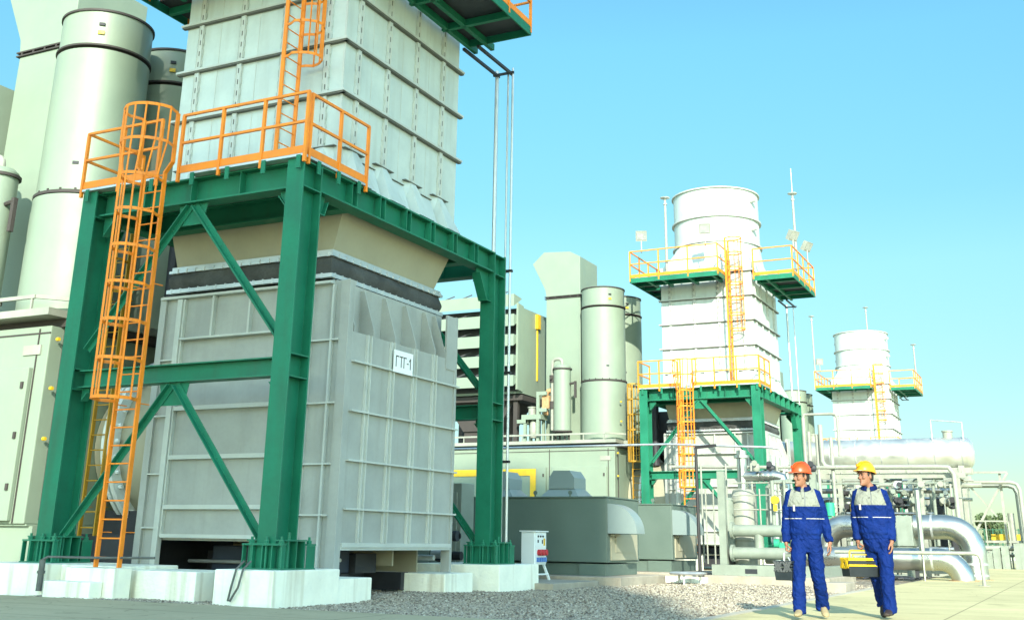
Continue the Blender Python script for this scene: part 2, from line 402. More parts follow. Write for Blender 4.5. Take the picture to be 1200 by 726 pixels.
def caged_ladder(name, label, x0, x1, y, z0, z1, zc, top_flare=0.0, m=ORANGE, out=.62, cage_top=None, group='caged access ladders', step=.272, hoops=.56, rail_d=.075, turn=False):
    t = thing(name, label, 'ladder', ((x0+x1)/2, y, z0), group)
    zt = z1; xc_ = (x0+x1)/2
    def part(nm, mb_, mm, tt, **k):
        if turn: mb_.v = [(xc_-(q[1]-y), y+(q[0]-xc_), q[2]) for q in mb_.v]
        return PART(nm, mb_, mm, tt, **k)
    def parts(nm, mb_, mm, tt, **k): return [part(nm, q, mm, tt, **k) for q in islands(mb_)]
    for sgn, x in ((-1,x0),(1,x1)):
        mb = MB()
        if top_flare:
            mb.bar((x,y,z0),(x,y,zt-1.02),.03,rail_d,(0,1,0))
            mb.bar((x,y,zt-1.03),(x+sgn*top_flare,y,zt-.86),.03,rail_d,(0,1,0))
            mb.bar((x+sgn*top_flare,y,zt-.87),(x+sgn*top_flare,y,zt),.03,rail_d,(0,1,0))
        else: mb.bar((x,y,z0),(x,y,zt),.03,rail_d,(0,1,0))
        part('stringer', mb, m, t)
    mb = MB(); z = z0+.14
    while z < zt-.9:
        mb.tube((x0,y,z),(x1,y,z),.0125,6); z += step
    parts('rung', mb, m, t)
    mb = MB(); cx = (x0+x1)/2; hw = (x1-x0)/2
    ct = cage_top or zt
    nh = max(2, round((ct-zc)/hoops)); zs = [zc+(ct-zc)*k/nh for k in range(nh+1)]
    def hoop(k, zz):
        r = hw + (top_flare if (top_flare and zz > zt-.95) else .0)
        pts = [(cx-r, y)]
        for j in range(13):
            a = pi - pi*j/12
            pts.append((cx + (r+.10)*cos(a) if 0<j<12 else cx+r*cos(a)*1.08, y - .12 - (out-.12)*sin(a)))
        pts.append((cx+r, y)); return pts
    for k, zz in enumerate(zs):
        p = hoop(k, zz)
        for a, b in zip(p[:-1], p[1:]): mb.bar((*a,zz),(*b,zz),.05,.010,ext=.004,up=(a[1]-b[1] or .001, b[0]-a[0], 0))
    for j in (2,3.5,5,6.5,8,9.5,11):
        for k in range(nh):
            def pt(zz):
                p = hoop(0, zz); i = int(j); f = j-i
                return Vector((p[i+1][0]*(1-f)+p[min(i+2,len(p)-1)][0]*f, p[i+1][1]*(1-f)+p[min(i+2,len(p)-1)][1]*f, zz))
            mb.bar(pt(zs[k]), pt(zs[k+1]), .036, .008, (0,1,0), ext=.02)
    part('safety_cage', mb, m, t)
    mb = MB()
    zz = z0+.5
    while zz < zt-1.1 and not turn:
        for x in (x0,x1): mb.bar((x,y,zz),(x,y+.22,zz),.04,.012)
        zz += 1.9
    if mb.v: parts('standoff', mb, m, t)
    return t

U = {}    # things of one generating unit, in the nearest unit's coordinates
FX0, FX1, FY0, FY1 = -15.26, -10.43, 13.40, 20.55     # outer faces of the green frame
ZP = .433                                              # plinth top
# ---------------------------------------------------------------- support frame
def support_frame():
    t = thing('support_frame', 'green steel support frame with orange guard rail under the large near exhaust tower', 'steel frame', (-12.84,16.97,ZP), 'green frames under the exhaust towers')
    cols = [(-10.76,-10.43,13.40,13.90),(-15.26,-14.93,13.40,13.90),(-10.76,-10.43,20.05,20.55),(-15.26,-14.93,20.05,20.55)]
    for x0,x1,y0,y1 in cols:
        mb = MB(); xm = (x0+x1)/2
        mb.box(x0,x1,y0,y0+.026,ZP+.02,6.648); mb.box(x0,x1,y1-.026,y1,ZP+.02,6.648)
        mb.box(xm-.012,xm+.012,y0+.027,y1-.027,ZP+.02,6.648)
        for zz in (3.18,3.52,6.18,6.60):
            mb.box(x0+.004,xm-.013,y0+.028,y1-.028,zz,zz+.02); mb.box(xm+.013,x1-.004,y0+.028,y1-.028,zz,zz+.02)
        c = part('column', mb, GREEN, t, smooth=False)
        b = MB(); X0,X1,Y0,Y1 = x0-.20,x1+.20,y0-.10,y1+.22
        b.box(X0,X1,Y0,Y1,ZP+.002,ZP+.019)
        zt = ZP+.33
        for ya,yb in ((Y0+.01,y0-.003),(y1+.003,Y1-.01)):
            b.box(X0,X1,ya,yb,zt,zt+.024)
            for k in range(5):
                xx = X0+.01+(X1-X0-.034)*k/4; b.box(xx,xx+.014,ya+.004,yb-.004,ZP+.02,zt-.002)
            for k in range(3):
                xx = X0+.1+(X1-X0-.2)*k/2+.045
                b.tube((xx,(ya+yb)/2,ZP+.02),(xx,(ya+yb)/2,zt+.12),.020,8); b.lathe((xx,(ya+yb)/2,zt+.025),[(.042,0),(.042,.045)],6)
        for xa,xb in ((X0+.005,x0-.004),(x1+.004,X1-.005)):
            b.box(xa,xb,y0+.004,y1-.004,zt+.06,zt+.08)
            for yy in (y0+.05,(y0+y1)/2,y1-.06): b.box(xa+.003,xb-.003,yy,yy+.014,ZP+.02,zt+.058)
            xx = (xa+xb)/2
            b.tube((xx,y0+.18,ZP+.02),(xx,y0+.18,zt+.18),.020,8)
        part('base_chair', b, GREEN, c, smooth=False)
    zb = 6.43
    def stiff(mb, p, q, n, h=.385, bw=.3):
        p = Vector(p); q = Vector(q); d = (q-p).normalized(); s = Vector((-d.y,d.x,0))
        for k in range(1,n):
            c = p+(q-p)*(k/n)
            for sg in (-1,1): mb.bar(c+s*sg*(.016+bw*.23), c+s*sg*(.016+bw*.23)+d*.012, bw*.44, h)
    for yc in (13.65,20.30):
        mb = MB(); p,q = (-14.925,yc,zb),(-10.765,yc,zb); ibeam(mb,p,q,.44,.30); stiff(mb,p,q,4); part('beam', mb, GREEN, t, smooth=False)
        mb = MB(); p,q = (-15.08+.17,yc,3.36),(-10.60-.17,yc,3.36); ibeam(mb,p,q,.29,.26,.02,.016); part('beam', mb, GREEN, t, smooth=False)
    for xc in (-10.595,-15.095):
        mb = MB(); p,q = (xc,13.905,zb),(xc,20.045,zb); ibeam(mb,p,q,.44,.30)
        stiff(mb,p,q,7); 
        for k in range(1,7):
            yy = 13.905+6.14*k/7+.16
            mb.box(xc+.02,xc+.146,yy,yy+.012,zb-.19,zb+.19)
        part('beam', mb, GREEN, t, smooth=False)
    for yc in (14.98,19.12):
        mb = MB(); ibeam(mb,(-14.94,yc,zb-.02),(-10.75,yc,zb-.02),.40,.24); part('beam', mb, GREEN, t, smooth=False)
    for yc in (13.65,20.30):
        n = (0,-1,0) if yc < 17 else (0,-1,0)
        for (a,b) in (((-12.80,6.17),(-10.84,3.86)),((-12.90,6.17),(-14.86,3.86)),((-12.80,3.17),(-10.86,.86)),((-12.90,3.17),(-14.84,.86))):
            mb = MB(); angle_brace(mb,(a[0],yc-.06,a[1]),(b[0],yc-.06,b[1]),.15,.014,n); part('brace', mb, GREEN, t, smooth=False)
        for zz in (6.205,3.21):
            mb = MB(); mb.prism([(-13.16,zz),(-12.54,zz),(-12.62,zz-.36),(-13.08,zz-.36)],'y',yc-.045,yc-.030); part('gusset_plate', mb, GREEN, t, smooth=False)
        for sx,xx in ((1,-14.92),(-1,-10.77)):
            for zz,hh in ((6.205,.34),(3.21,.2),):
                mb = MB(); mb.prism([(xx,zz),(xx+sx*hh*.8,zz),(xx+sx*hh*.8,zz-.08),(xx+sx*.07,zz-hh),(xx,zz-hh)],'y',yc-.014,yc+.014)
                mb.bar((xx+sx*hh*.82,yc,zz-.075),(xx+sx*.06,yc,zz-hh),.14,.014,(0,0,1))
                part('knee_bracket', mb, GREEN, t, smooth=False)
    for xc in (-10.595,-15.095):
        for sy,yy in ((1,13.905),(-1,20.045)):
            zz, hh = 6.205, (.34 if sy>0 else .62)
            mb = MB(); mb.prism([(yy,zz),(yy+sy*hh*.85,zz),(yy+sy*hh*.85,zz-.10),(yy+sy*.2,zz-hh),(yy,zz-hh)],'x',xc-.014,xc+.014)
            mb.bar((xc,yy+sy*hh*.86,zz-.09),(xc,yy+sy*.2,zz-hh),.2,.014,(0,0,1)); mb.bar((xc,yy+sy*.2,zz-hh+.007),(xc,yy,zz-hh+.007),.2,.014)
            part('knee_bracket', mb, GREEN, t, smooth=False)
    # deck and guard rail
    mb = MB(); zd = 6.655
    mb.box(FX0-.03,-13.44,13.33,14.9,zd,zd+.04); mb.box(-12.78,FX1+.03,13.33,14.9,zd,zd+.04); mb.box(-13.44,-12.78,13.75,14.9,zd,zd+.04)
    mb.box(-10.66,FX1+.03,14.903,15.3,zd,zd+.04); mb.box(FX0-.03,-14.95,14.903,19.6,zd,zd+.04)
    parts('deck_plate', mb, STEEL, t, smooth=False)
    zr = zd+.04
    def guard(pts, name='guard_rail', e0=True, e1=True):
        a, b, c = MB(), MB(), MB(); rail_run(a, b, pts, zr, 1.06, 1.05, c, e0, e1)
        a.v += [];
        o = MB().add(a.v, a.f).add(b.v, b.f); g = part('guard_rail', o, ORANGE, t, smooth=False)
        part('toe_board', c, ORANGE, g, smooth=False)
    guard([(-13.03,13.35),(-10.40,13.35)]); guard([(-10.415,13.47),(-10.415,15.12)])
    guard([(-15.27,14.7),(-15.27,13.35),(-13.52,13.35)])
    mb = MB()
    for xx in (-12.7,-11.95,-11.2,-10.5,-15.1,-14.3,-13.6): mb.box(xx-.04,xx+.04,13.318,13.345,zr-.24,zr-.02)
    for yy in (13.75,14.3,14.9): mb.box(-10.413,-10.388,yy-.04,yy+.04,zr-.24,zr-.02)
    parts('rail_clip', mb, GREEN, t, smooth=False)
    return t
U['frame'] = support_frame()
U['ladder'] = caged_ladder('caged_ladder','orange caged ladder standing on white steps in front of the near green frame', -13.37,-12.90, 12.92, .412, 7.60, 2.86, top_flare=.14, out=.66)

# ---------------------------------------------------------------- exhaust duct box
DX0, DX1, DY0, DY1 = -14.90, -10.68, 15.20, 18.95
def exhaust_duct(sign=True):
    t = thing('exhaust_duct','grey ribbed steel exhaust duct box under the near green frame, marked with a white sign', 'duct', (-12.8,17.07,.295), 'ribbed exhaust duct boxes')
    P = DX1
    mb = MB()
    # shell: wall panels (front +x panel proud of the inner wall, top part recessed)
    mb.box(-11.04,-11.01,DY0+.10,DY1-.05,.80,5.10)                      # inner wall
    mb.box(-11.005,P,DY0+.16,DY1-.06,.80,4.20)                           # flat lower panel
    mb.box(-14.87,-11.05,DY0+.06,DY0+.09,.86,5.10); mb.box(-14.87,-14.45,DY0+.061,DY0+.091,.32,.859); mb.box(-11.42,-10.86,DY0+.061,DY0+.095,.32,5.06)                        # wall toward the camera side
    mb.box(-14.5,-11.05,DY1-.09,DY1-.06,.80,5.10); mb.box(-14.9,-14.87,DY0+.03,DY1-.02,.80,5.10)
    mb.box(-14.86,-11.05,DY0+.10,DY1-.10,.80,.84); mb.box(-14.86,-11.05,DY0+.10,DY1-.10,5.06,5.10)
    # corner posts down to the blocks
    mb.box(P-.16,P+.02,DY0-.003,DY0+.15,.30,5.06)
    mb.box(P-.02,P+.022,DY1-.42,DY1-.003,4.0,5.04); mb.box(P-.16,P+.024,DY1-.08,DY1,.30,5.06)
    mb.box(-14.9,-14.76,DY0-.004,DY0+.12,.30,5.06)
    mb.box(-14.9,-14.7,DY1-.1,DY1,.30,5.06)
    part('casing', mb, GREY, t, smooth=False)
    rb = MB()
    for z in (1.324,2.087,2.886,3.70): rb.box(P-.001,P+.075,DY0+.17,DY1+.04,z-.014,z+.014)
    rb.box(P-.002,P+.05,DY0+.151,DY1-.081,.735,.80); rb.box(P-.10,P+.028,DY0+.151,DY1-.081,.69,.733)
    for y in (15.85,16.60,17.36,18.08):
        for a,b in ((.802,1.308),(1.340,2.071),(2.103,2.870),(2.902,3.684),(3.716,4.198)):
            rb.box(P-.001,P+.05,y-.065,y-.05,a,b); rb.box(P-.0008,P+.062,y+.035,y+.05,a,b); rb.box(P-.0005,P+.012,y-.049,y+.034,a,b)
    # side strip by the corner with small shelves, and the big panel's frame
    for z in (1.22,2.02,3.0,4.05): rb.box(-11.42,P-.161,DY0-.02,DY0+.06,z-.013,z+.013)
    rb.box(-11.47,-11.43,DY0-.06,DY0+.06,.5,5.0); rb.box(-11.02,-10.985,DY0-.01,DY0+.06,.30,5.0)
    rb.box(-14.44,-14.33,DY0-.05,DY0+.06,.30,5.0); rb.box(-14.32,-14.29,DY0-.02,DY0+.055,.86,5.0)
    for z in (1.344,2.177,3.02): rb.box(-14.28,-11.48,DY0-.05,DY0+.058,z-.035,z+.035)
    rb.box(-14.28,-11.48,DY0-.09,DY0+.058,4.24,4.275); rb.box(-14.86,-11.03,DY0-.06,DY0+.06,5.02,5.06)
    for x in (-13.62,-12.78,-11.95): rb.box(x-.02,x+.02,DY0-.03,DY0+.058,4.278,5.018)
    for z in (1.0,1.9,2.9,3.9): rb.box(-14.755,-14.45,DY0-.02,DY0+.058,z-.012,z+.012)
    rb.box(-14.3,-11.47,DY0-.03,DY0+.056,.84,.90)
    part('stiffener_ribs', rb, GREYD, t, smooth=False)
    g = MB()
    for y in (15.42,16.02,16.72,17.42,18.13,18.52):
        g.prism([(-11.008,5.04),(-10.93,5.04),(P-.005,4.30),(P-.005,4.202),(-11.008,4.202)],'y',y,y+.03)
    parts('gusset_plate', g, GREY, t, smooth=False)
    g = MB(); g.box(-14.7,-11.1,17.6,17.64,.42,.79); g.box(-13.2,-11.2,18.6,18.64,.296,.79)
    parts('inner_baffle', g, BEIGED, t, smooth=False)
    # flexible joint
    b = MB(); X0,X1,Y0,Y1 = -14.70,-11.10,15.22,18.93
    def ringrect(e, z):
        pts = []
        for (xa,ya,xb,yb) in ((X0-e,Y0-e,X1+e,Y0-e),(X1+e,Y0-e,X1+e,Y1+e),(X1+e,Y1+e,X0-e,Y1+e),(X0-e,Y1+e,X0-e,Y0-e)):
            for k in range(24):
                f = k/24; pts.append((xa+(xb-xa)*f, ya+(yb-ya)*f, z))
        return pts
    rings = []
    for k in range(9):
        f = k/8; e = -.01+.045*sin(pi*f)
        r = ringrect(e, 5.205+.30*f)
        rr = []
        for (x,y,z) in r:
            n_ = noise.noise(Vector((x*2.2+z*1.5,y*2.2+z*2.5,z*1.2)))*.11*sin(pi*f)
            cx, cy = x+12.9, y-17.07; l = hypot(cx,cy); rr.append((x+cx/l*n_, y+cy/l*n_, z+n_*.25*sin(pi*f)))
        rings.append(rr)
    b.loft(rings, False, False); bl = part('flexible_joint', b, RUBBER, t)
    f = MB()
    for za,zb_,e in ((5.13,5.20,.06),(5.51,5.56,.05),(5.56,5.63,.015)):
        f.box(X0-e,X1+e,Y0-e,Y0+.05,za,zb_); f.box(X0-e,X1+e,Y1-.05,Y1+e,za,zb_)
        f.box(X0-e,X0+.05,Y0+.051,Y1-.051,za,zb_); f.box(X1-.05,X1+e,Y0+.051,Y1-.051,za,zb_)
    for k in range(34):
        y = Y0+.05+(Y1-Y0-.1)*k/33; f.box(X1+.02,X1+.065,y-.012,y+.012,5.50 if k%2 else 5.12,5.575 if k%2 else 5.215)
        x = X0+.05+(X1-X0-.1)*k/33; f.box(x-.012,x+.012,Y0-.065,Y0-.02,5.50 if k%2 else 5.12,5.575 if k%2 else 5.215)
    part('clamp_flange', f, STEEL, bl, smooth=False)
    h = MB()
    h.loft([[(X0+.02,Y0+.08,5.632),(X1-.05,Y0+.08,5.632),(X1-.05,Y1-.16,5.632),(X0+.02,Y1-.16,5.632)],
            [(-14.86,15.12,6.62),(-10.78,15.12,6.62),(-10.78,19.0,6.62),(-14.86,19.0,6.62)]])
    part('hopper', h, BEIGED, t, smooth=False)
    if sign:
        s = MB(); s.box(P+.078,P+.09,16.56,17.20,3.68,4.07)
        sp = part('sign_plate', s, SIGNW, t, label='white sign lettered ГТГ-1', smooth=False)
        L = MB(); xq = P+.0905
        def stroke(y0, z0, y1, z1, w=.019): L.bar((xq+.002,y0,z0),(xq+.002,y1,z1),w,.004,(1,0,0),ext=w/2)
        zl, zh = 3.785, 3.965
        for y0 in (16.63,16.89): stroke(y0,zl,y0,zh); stroke(y0,zh,y0+.075,zh)      # the two letters Г
        stroke(16.80,zl,16.80,zh); stroke(16.75,zh,16.85,zh)                         # the letter Т
        stroke(17.00,3.87,17.035,3.87)
        stroke(17.11,zl,17.11,zh); stroke(17.11,zh,17.075,zh-.04)
        part('lettering', L, INK, sp, smooth=False)
    return t
U['duct'] = exhaust_duct()

# ---------------------------------------------------------------- exhaust stack (tower)
def exhaust_stack():
    t = thing('exhaust_stack','large near grey ribbed exhaust tower, cut off by the top of the photo','exhaust stack',(-12.85,17.05,6.70),'ribbed exhaust towers')
    X0,X1,Y0,Y1 = -14.76,-10.93,14.96,19.14
    mb = MB(); mb.box(X0,X1,Y0,Y1,6.72,11.90); 
    part('tower_wall', mb, GREYS, t, smooth=False)
    r = MB()
    for z in (8.47,9.48,10.49,11.50):
        for (a,b,c,d) in ((X0-.10,X1+.10,Y0-.10,Y0-.001),(X0-.10,X1+.10,Y1+.001,Y1+.10)):
            r.box(a,b,c,d,z-.012,z+.012)
        for (a,b) in ((X1+.001,X1+.10),(X0-.10,X0-.001)): r.box(a,b,Y0-.0005,Y1+.0005,z-.012,z+.012)
        r.box(X0-.101,X1+.101,Y0-.102,Y0-.090,z-.03,z+.011); r.box(X1+.090,X1+.102,Y0-.089,Y1+.089,z-.03,z+.011)
    zs = [7.43,8.47,9.48,10.49,11.50,11.9]
    xs = (-14.36,-13.32,-12.30,-11.28); ys = (15.36,16.34,17.38,18.42)
    for a,b in zip(zs[:-1],zs[1:]):
        a += .014; b -= .053 if b < 11.8 else 0
        for x in xs:
            r.box(x-.045,x+.045,Y0-.055,Y0-.001,a,b); r.box(x-.05,x-.046,Y0-.065,Y0-.001,a,b)
            z = a+.06
            while z < b-.12: r.box(x+.0455,x+.058,Y0-.035,Y0-.0015,z,z+.13); z += .23
        for y in ys:
            r.box(X1+.001,X1+.055,y-.045,y+.045,a,b); r.box(X1+.001,X1+.065,y+.046,y+.05,a,b)
            z = a+.06
            while z < b-.12: r.box(X1+.0015,X1+.035,y-.058,y-.0455,z,z+.13); z += .23
    r.box(X1-.02,X1+.014,Y0-.014,Y0+.02,6.88,11.9)
    for x in (-12.95,-11.9,-13.9): r.box(x-.006,x+.006,Y0-.008,Y0-.001,6.9,11.9)
    for y in (15.85,16.9,17.9): r.box(X1+.001,X1+.007,y-.006,y+.006,6.9,11.9)
    part('stiffener_ribs', r, GREYD, t, smooth=False)
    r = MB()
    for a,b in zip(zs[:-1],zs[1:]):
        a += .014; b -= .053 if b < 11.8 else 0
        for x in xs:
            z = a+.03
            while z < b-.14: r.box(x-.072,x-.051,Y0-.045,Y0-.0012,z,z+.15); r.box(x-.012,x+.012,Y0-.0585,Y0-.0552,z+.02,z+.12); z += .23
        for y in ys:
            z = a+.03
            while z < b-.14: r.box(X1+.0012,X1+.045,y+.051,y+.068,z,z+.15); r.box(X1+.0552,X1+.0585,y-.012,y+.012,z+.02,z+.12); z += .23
    for z in zs[1:-1]: r.box(X0-.085,X1+.085,Y0-.085,Y0-.0013,z-.060,z-.0125); r.box(X1+.0013,X1+.085,Y0-.084,Y1+.08,z-.060,z-.0125)  # dark strips painting the shade under each level rib
    part('gap_and_rib_shade', r, DASH, t, smooth=False)
    s = MB()
    def pyr(c, ax, w0, w1, out, ):   # flared foot under each upright rib
        if ax == 'x':
            top = [(X1+.002,c-w0,7.42),(X1+.07,c-w0*.35,7.42),(X1+.07,c+w0*.35,7.42),(X1+.002,c+w0,7.42)]
            bot = [(X1+.002,c-w1,6.70),(X1+out,c-w1*.72,6.70),(X1+out,c+w1*.72,6.70),(X1+.002,c+w1,6.70)]
        else:
            top = [(c+w0,Y0-.002,7.42),(c+w0*.35,Y0-.07,7.42),(c-w0*.35,Y0-.07,7.42),(c-w0,Y0-.002,7.42)]
            bot = [(c+w1,Y0-.002,6.70),(c+w1*.72,Y0-out,6.70),(c-w1*.72,Y0-out,6.70),(c-w1,Y0-.002,6.70)]
        s.loft([bot,top])
    for y in ys: pyr(y,'x',.24,.36,.42)
    for x in xs: pyr(x,'y',.24,.36,.34)
    for y in (15.86,16.86,17.90): s.loft([[(X1+.003,y-.10,6.70),(X1+.30,y-.09,6.70),(X1+.30,y+.09,6.70),(X1+.003,y+.10,6.70)],[(X1+.003,y-.2,7.3),(X1+.03,y-.19,7.3),(X1+.03,y+.19,7.3),(X1+.003,y+.2,7.3)]])
    fc = MB()  # dark trims painting the shading line at the top of each foot
    for y in ys: fc.box(X1+.0015,X1+.085,y-.31,y+.31,7.421,7.436)
    for x in xs: fc.box(x-.31,x+.31,Y0-.085,Y0-.0015,7.421,7.436)
    for y in (15.86,16.86,17.90): fc.box(X1+.0016,X1+.06,y-.21,y+.21,7.301,7.315)
    parts('foot_shade_trim', fc, DASH, t, smooth=False)
    s.box(X0-.2,X1+.37,Y0-.34,Y1+.30,6.697,6.72)
    parts('flared_foot', s, GREYS, t, smooth=False)
    # square to round transition and chimney
    n = 48; cx, cy = -12.85, 17.05
    c = MB(); rings = []
    for k in range(7):
        f = k/6; ring = []
        for j in range(n):
            a = 2*pi*(j+.5)/n; ca, sa = cos(a), sin(a)
            hx, hy = (X1-X0)/2-.02, (Y1-Y0)/2-.02
            q = min(hx/abs(ca) if abs(ca)>1e-6 else 9, hy/abs(sa) if abs(sa)>1e-6 else 9)
            g = f**.9; rr = q*(1-g)+1.83*g; ring.append((cx+rr*ca, cy+rr*sa, 11.9+1.05*f))
        rings.append(ring)
    c.loft(rings, False, False); part('transition_piece', c, GREYS, t)
    c = MB(); R_ = 1.83
    c.loft([[(cx+r_*cos(2*pi*j/n), cy+r_*sin(2*pi*j/n), z) for j in range(n)] for r_,z in ((R_,12.96),(R_,15.32),(R_-.05,15.32),(R_-.06,13.0))], False, False)
    ch = part('chimney', c, GREYS, t)
    c = MB()
    for z,w_,h in ((12.92,.09,.06),(14.02,.10,.06),(15.27,.08,.05)):
        c.loft([[(cx+r_*cos(2*pi*j/n), cy+r_*sin(2*pi*j/n), zz) for j in range(n)] for r_,zz in ((R_-.01,z),(R_+w_,z),(R_+w_,z+h),(R_-.01,z+h))], False, False)
    part('flange_ring', c, GREYD, ch)
    c = MB()
    for a in (-20,160,70):
        dx, dy = cos(radians(a)), sin(radians(a))
        for z in (14.85,13.6): c.tube((cx+dx*R_,cy+dy*R_,z),(cx+dx*(R_+.28),cy+dy*(R_+.28),z),.10,10)
    parts('lifting_lug', c, GREYD, ch)
    # platforms
    def platform(rects, rail_pts, joists):
        fb = MB(); zb_, zt = 11.03, 11.22
        d = MB()
        for (a,b,c_,e) in rects:
            d.box(a+.03,b-.03,c_+.03,e-.03,zt-.03,zt)
        dk = part('platform_deck', d, DARK, t, smooth=False)
        for (p,q) in joists: fb.bar((*p,(zb_+zt)/2-.025),(*q,(zb_+zt)/2-.025),.09,.145)
        for i in range(len(rail_pts)-1):
            a,b = rail_pts[i], rail_pts[i+1]; fb.bar((*a,(zb_+zt)/2),(*b,(zb_+zt)/2),.03,.19,ext=.015)
        part('platform_frame', fb, GREEN, dk, smooth=False)
        a_, b_, c_ = MB(), MB(), MB(); rail_run(a_, b_, rail_pts, zt+.01, 1.12, 1.15, c_)
        o = MB().add(a_.v,a_.f).add(b_.v,b_.f).add(c_.v,c_.f); part('guard_rail', o, ORANGE, dk, smooth=False)
    xa, xb = X0-.82, -11.86; ya = 13.48
    platform([(xa,xb,ya,Y0-.12),(xa,X0-.12,Y0-.12,Y1)], [(xb,Y0-.11),(xb,ya),(xa,ya),(xa,Y1)],
             [((x,ya+.02),(x,Y0-.11)) for x in (xa+.75,-14.2,-13.1,-12.1)]+[((xa+.02,y),(X0-.11,y)) for y in (15.2,16.4,17.6,18.8)]+[((xa+.05,14.3),(xb-.02,14.3))])
    xc = -9.22
    platform([(X1+.12,xc,Y0+.05,Y1)], [(X1+.11,Y0+.05),(xc,Y0+.05),(xc,Y1),(X1+.2,Y1)],
             [((X1+.11,y),(xc-.02,y)) for y in (15.6,16.9,18.2)]+[((-10.3,Y0+.07),(-10.3,Y1+.35)),((X1+.22,Y0+.4),(X1+.22,Y1+.35))])
    pb = MB()
    for x_ in (-10.80,-10.45): pb.bar((x_,Y1-.05,11.0),(x_,20.78,11.0),.06,.06)
    pb.bar((-10.88,20.66,11.0),(-10.36,20.66,11.0),.05,.05); parts('pipe_bracket', pb, DARK, t, smooth=False)
    return t
U['stack'] = exhaust_stack()
U['stack_ladder'] = caged_ladder('caged_ladder','orange caged ladder climbing the face of the near grey exhaust tower', -11.98,-11.52, 14.50, 6.72, 12.75, 9.0, out=.62, hoops=.62, turn=True)

# ---------------------------------------------------------------- turbine house and the tanks above it
def turbine_house():
    t = thing('turbine_house','cream metal turbine enclosure with panelled wall left of the near green frame','enclosure',(-21,17,0),'cream turbine enclosures')
    x1,y0 = -16.72,14.37
    mb = MB(); mb.box(-26,x1,y0,19.8,1.03,4.55); part('wall', mb, BEIGE, t, smooth=False, bevel=.02)
    mb = MB(); mb.box(-26,x1+.1,y0+.12,19.6,-.11,1.0); mb.box(-26.0,x1+.02,y0+.05,19.7,1.0,1.031); part('base', mb, BEIGE, t, smooth=False)
    mb = MB()
    for xa,xb in ((-19.5,-17.05),(-22.6,-19.75),(-25.6,-22.9)): mb.box(xa,xb,y0-.09,y0-.002,1.08,3.78)
    parts('door_panel', mb, BEIGE, t, smooth=False, bevel=.012)
    mb = MB()
    for xx in (-17.00,-19.62,-22.75): mb.box(xx-.012,xx+.012,y0-.02,y0-.001,1.04,4.5)
    mb.box(-26,x1+.003,y0-.012,y0-.001,4.40,4.43); mb.box(x1+.001,x1+.03,y0+.3,y0+.34,1.1,4.5)
    for xx in (-17.16,-19.86): 
        for zz in (1.6,2.5,3.4): mb.box(xx-.03,xx+.03,y0-.12,y0-.091,zz,zz+.12)
    part('seam_trim', mb, GASK, t, smooth=False)
    mb = MB()
    mb.box(-17.35,-16.9,y0-.03,y0-.002,4.02,4.2); part('notice_plate', mb, PIPEW, t, smooth=False)
    mb = MB()
    for zz in (2.5,3.4,4.3,5.6,6.4): mb.lathe((x1+.10 if zz<4.6 else x1+.12,y0+.10 if zz<4.6 else y0+.5,zz),[(.035,-.03),(.035,.03)],10,'x')
    parts('marker_lamp', mb, YELLOW, t)
    # roof rim, beam shelf and walkway
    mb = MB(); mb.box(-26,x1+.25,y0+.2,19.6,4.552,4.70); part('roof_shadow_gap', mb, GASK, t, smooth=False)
    mb = MB(); mb.box(-26,x1+.15,y0-.25,y0+.65,4.705,4.84); mb.box(x1-.6,x1+.35,y0+.651,19.5,4.705,4.84); mb.box(-26,x1-.601,y0+.651,19.6,4.705,4.8)
    for a,b in (((-26,y0-.2),(x1-.3,y0-.2)),((x1-.3,y0-.2),(x1+.3,y0+.5))): mb.bar((*a,5.08),(*b,5.08),.06,.07)
    for xx in (-25,-23.6,-22.2,-20.8,-19.4,-18.0,-17.1): mb.bar((xx,y0-.2,4.84),(xx,y0-.2,5.06),.04,.04,(0,1,0))
    part('walkway', mb, PIPEW, t, smooth=False)
    mb = MB(); mb.box(-26,-20.2,y0-.13,y0-.092,3.45,3.72); mb.box(-20.45,-20.2,y0-.13,y0-.092,1.2,3.449); part('lifting_rail', mb, YELLOW, t, smooth=False)
    return t
U['house'] = turbine_house()
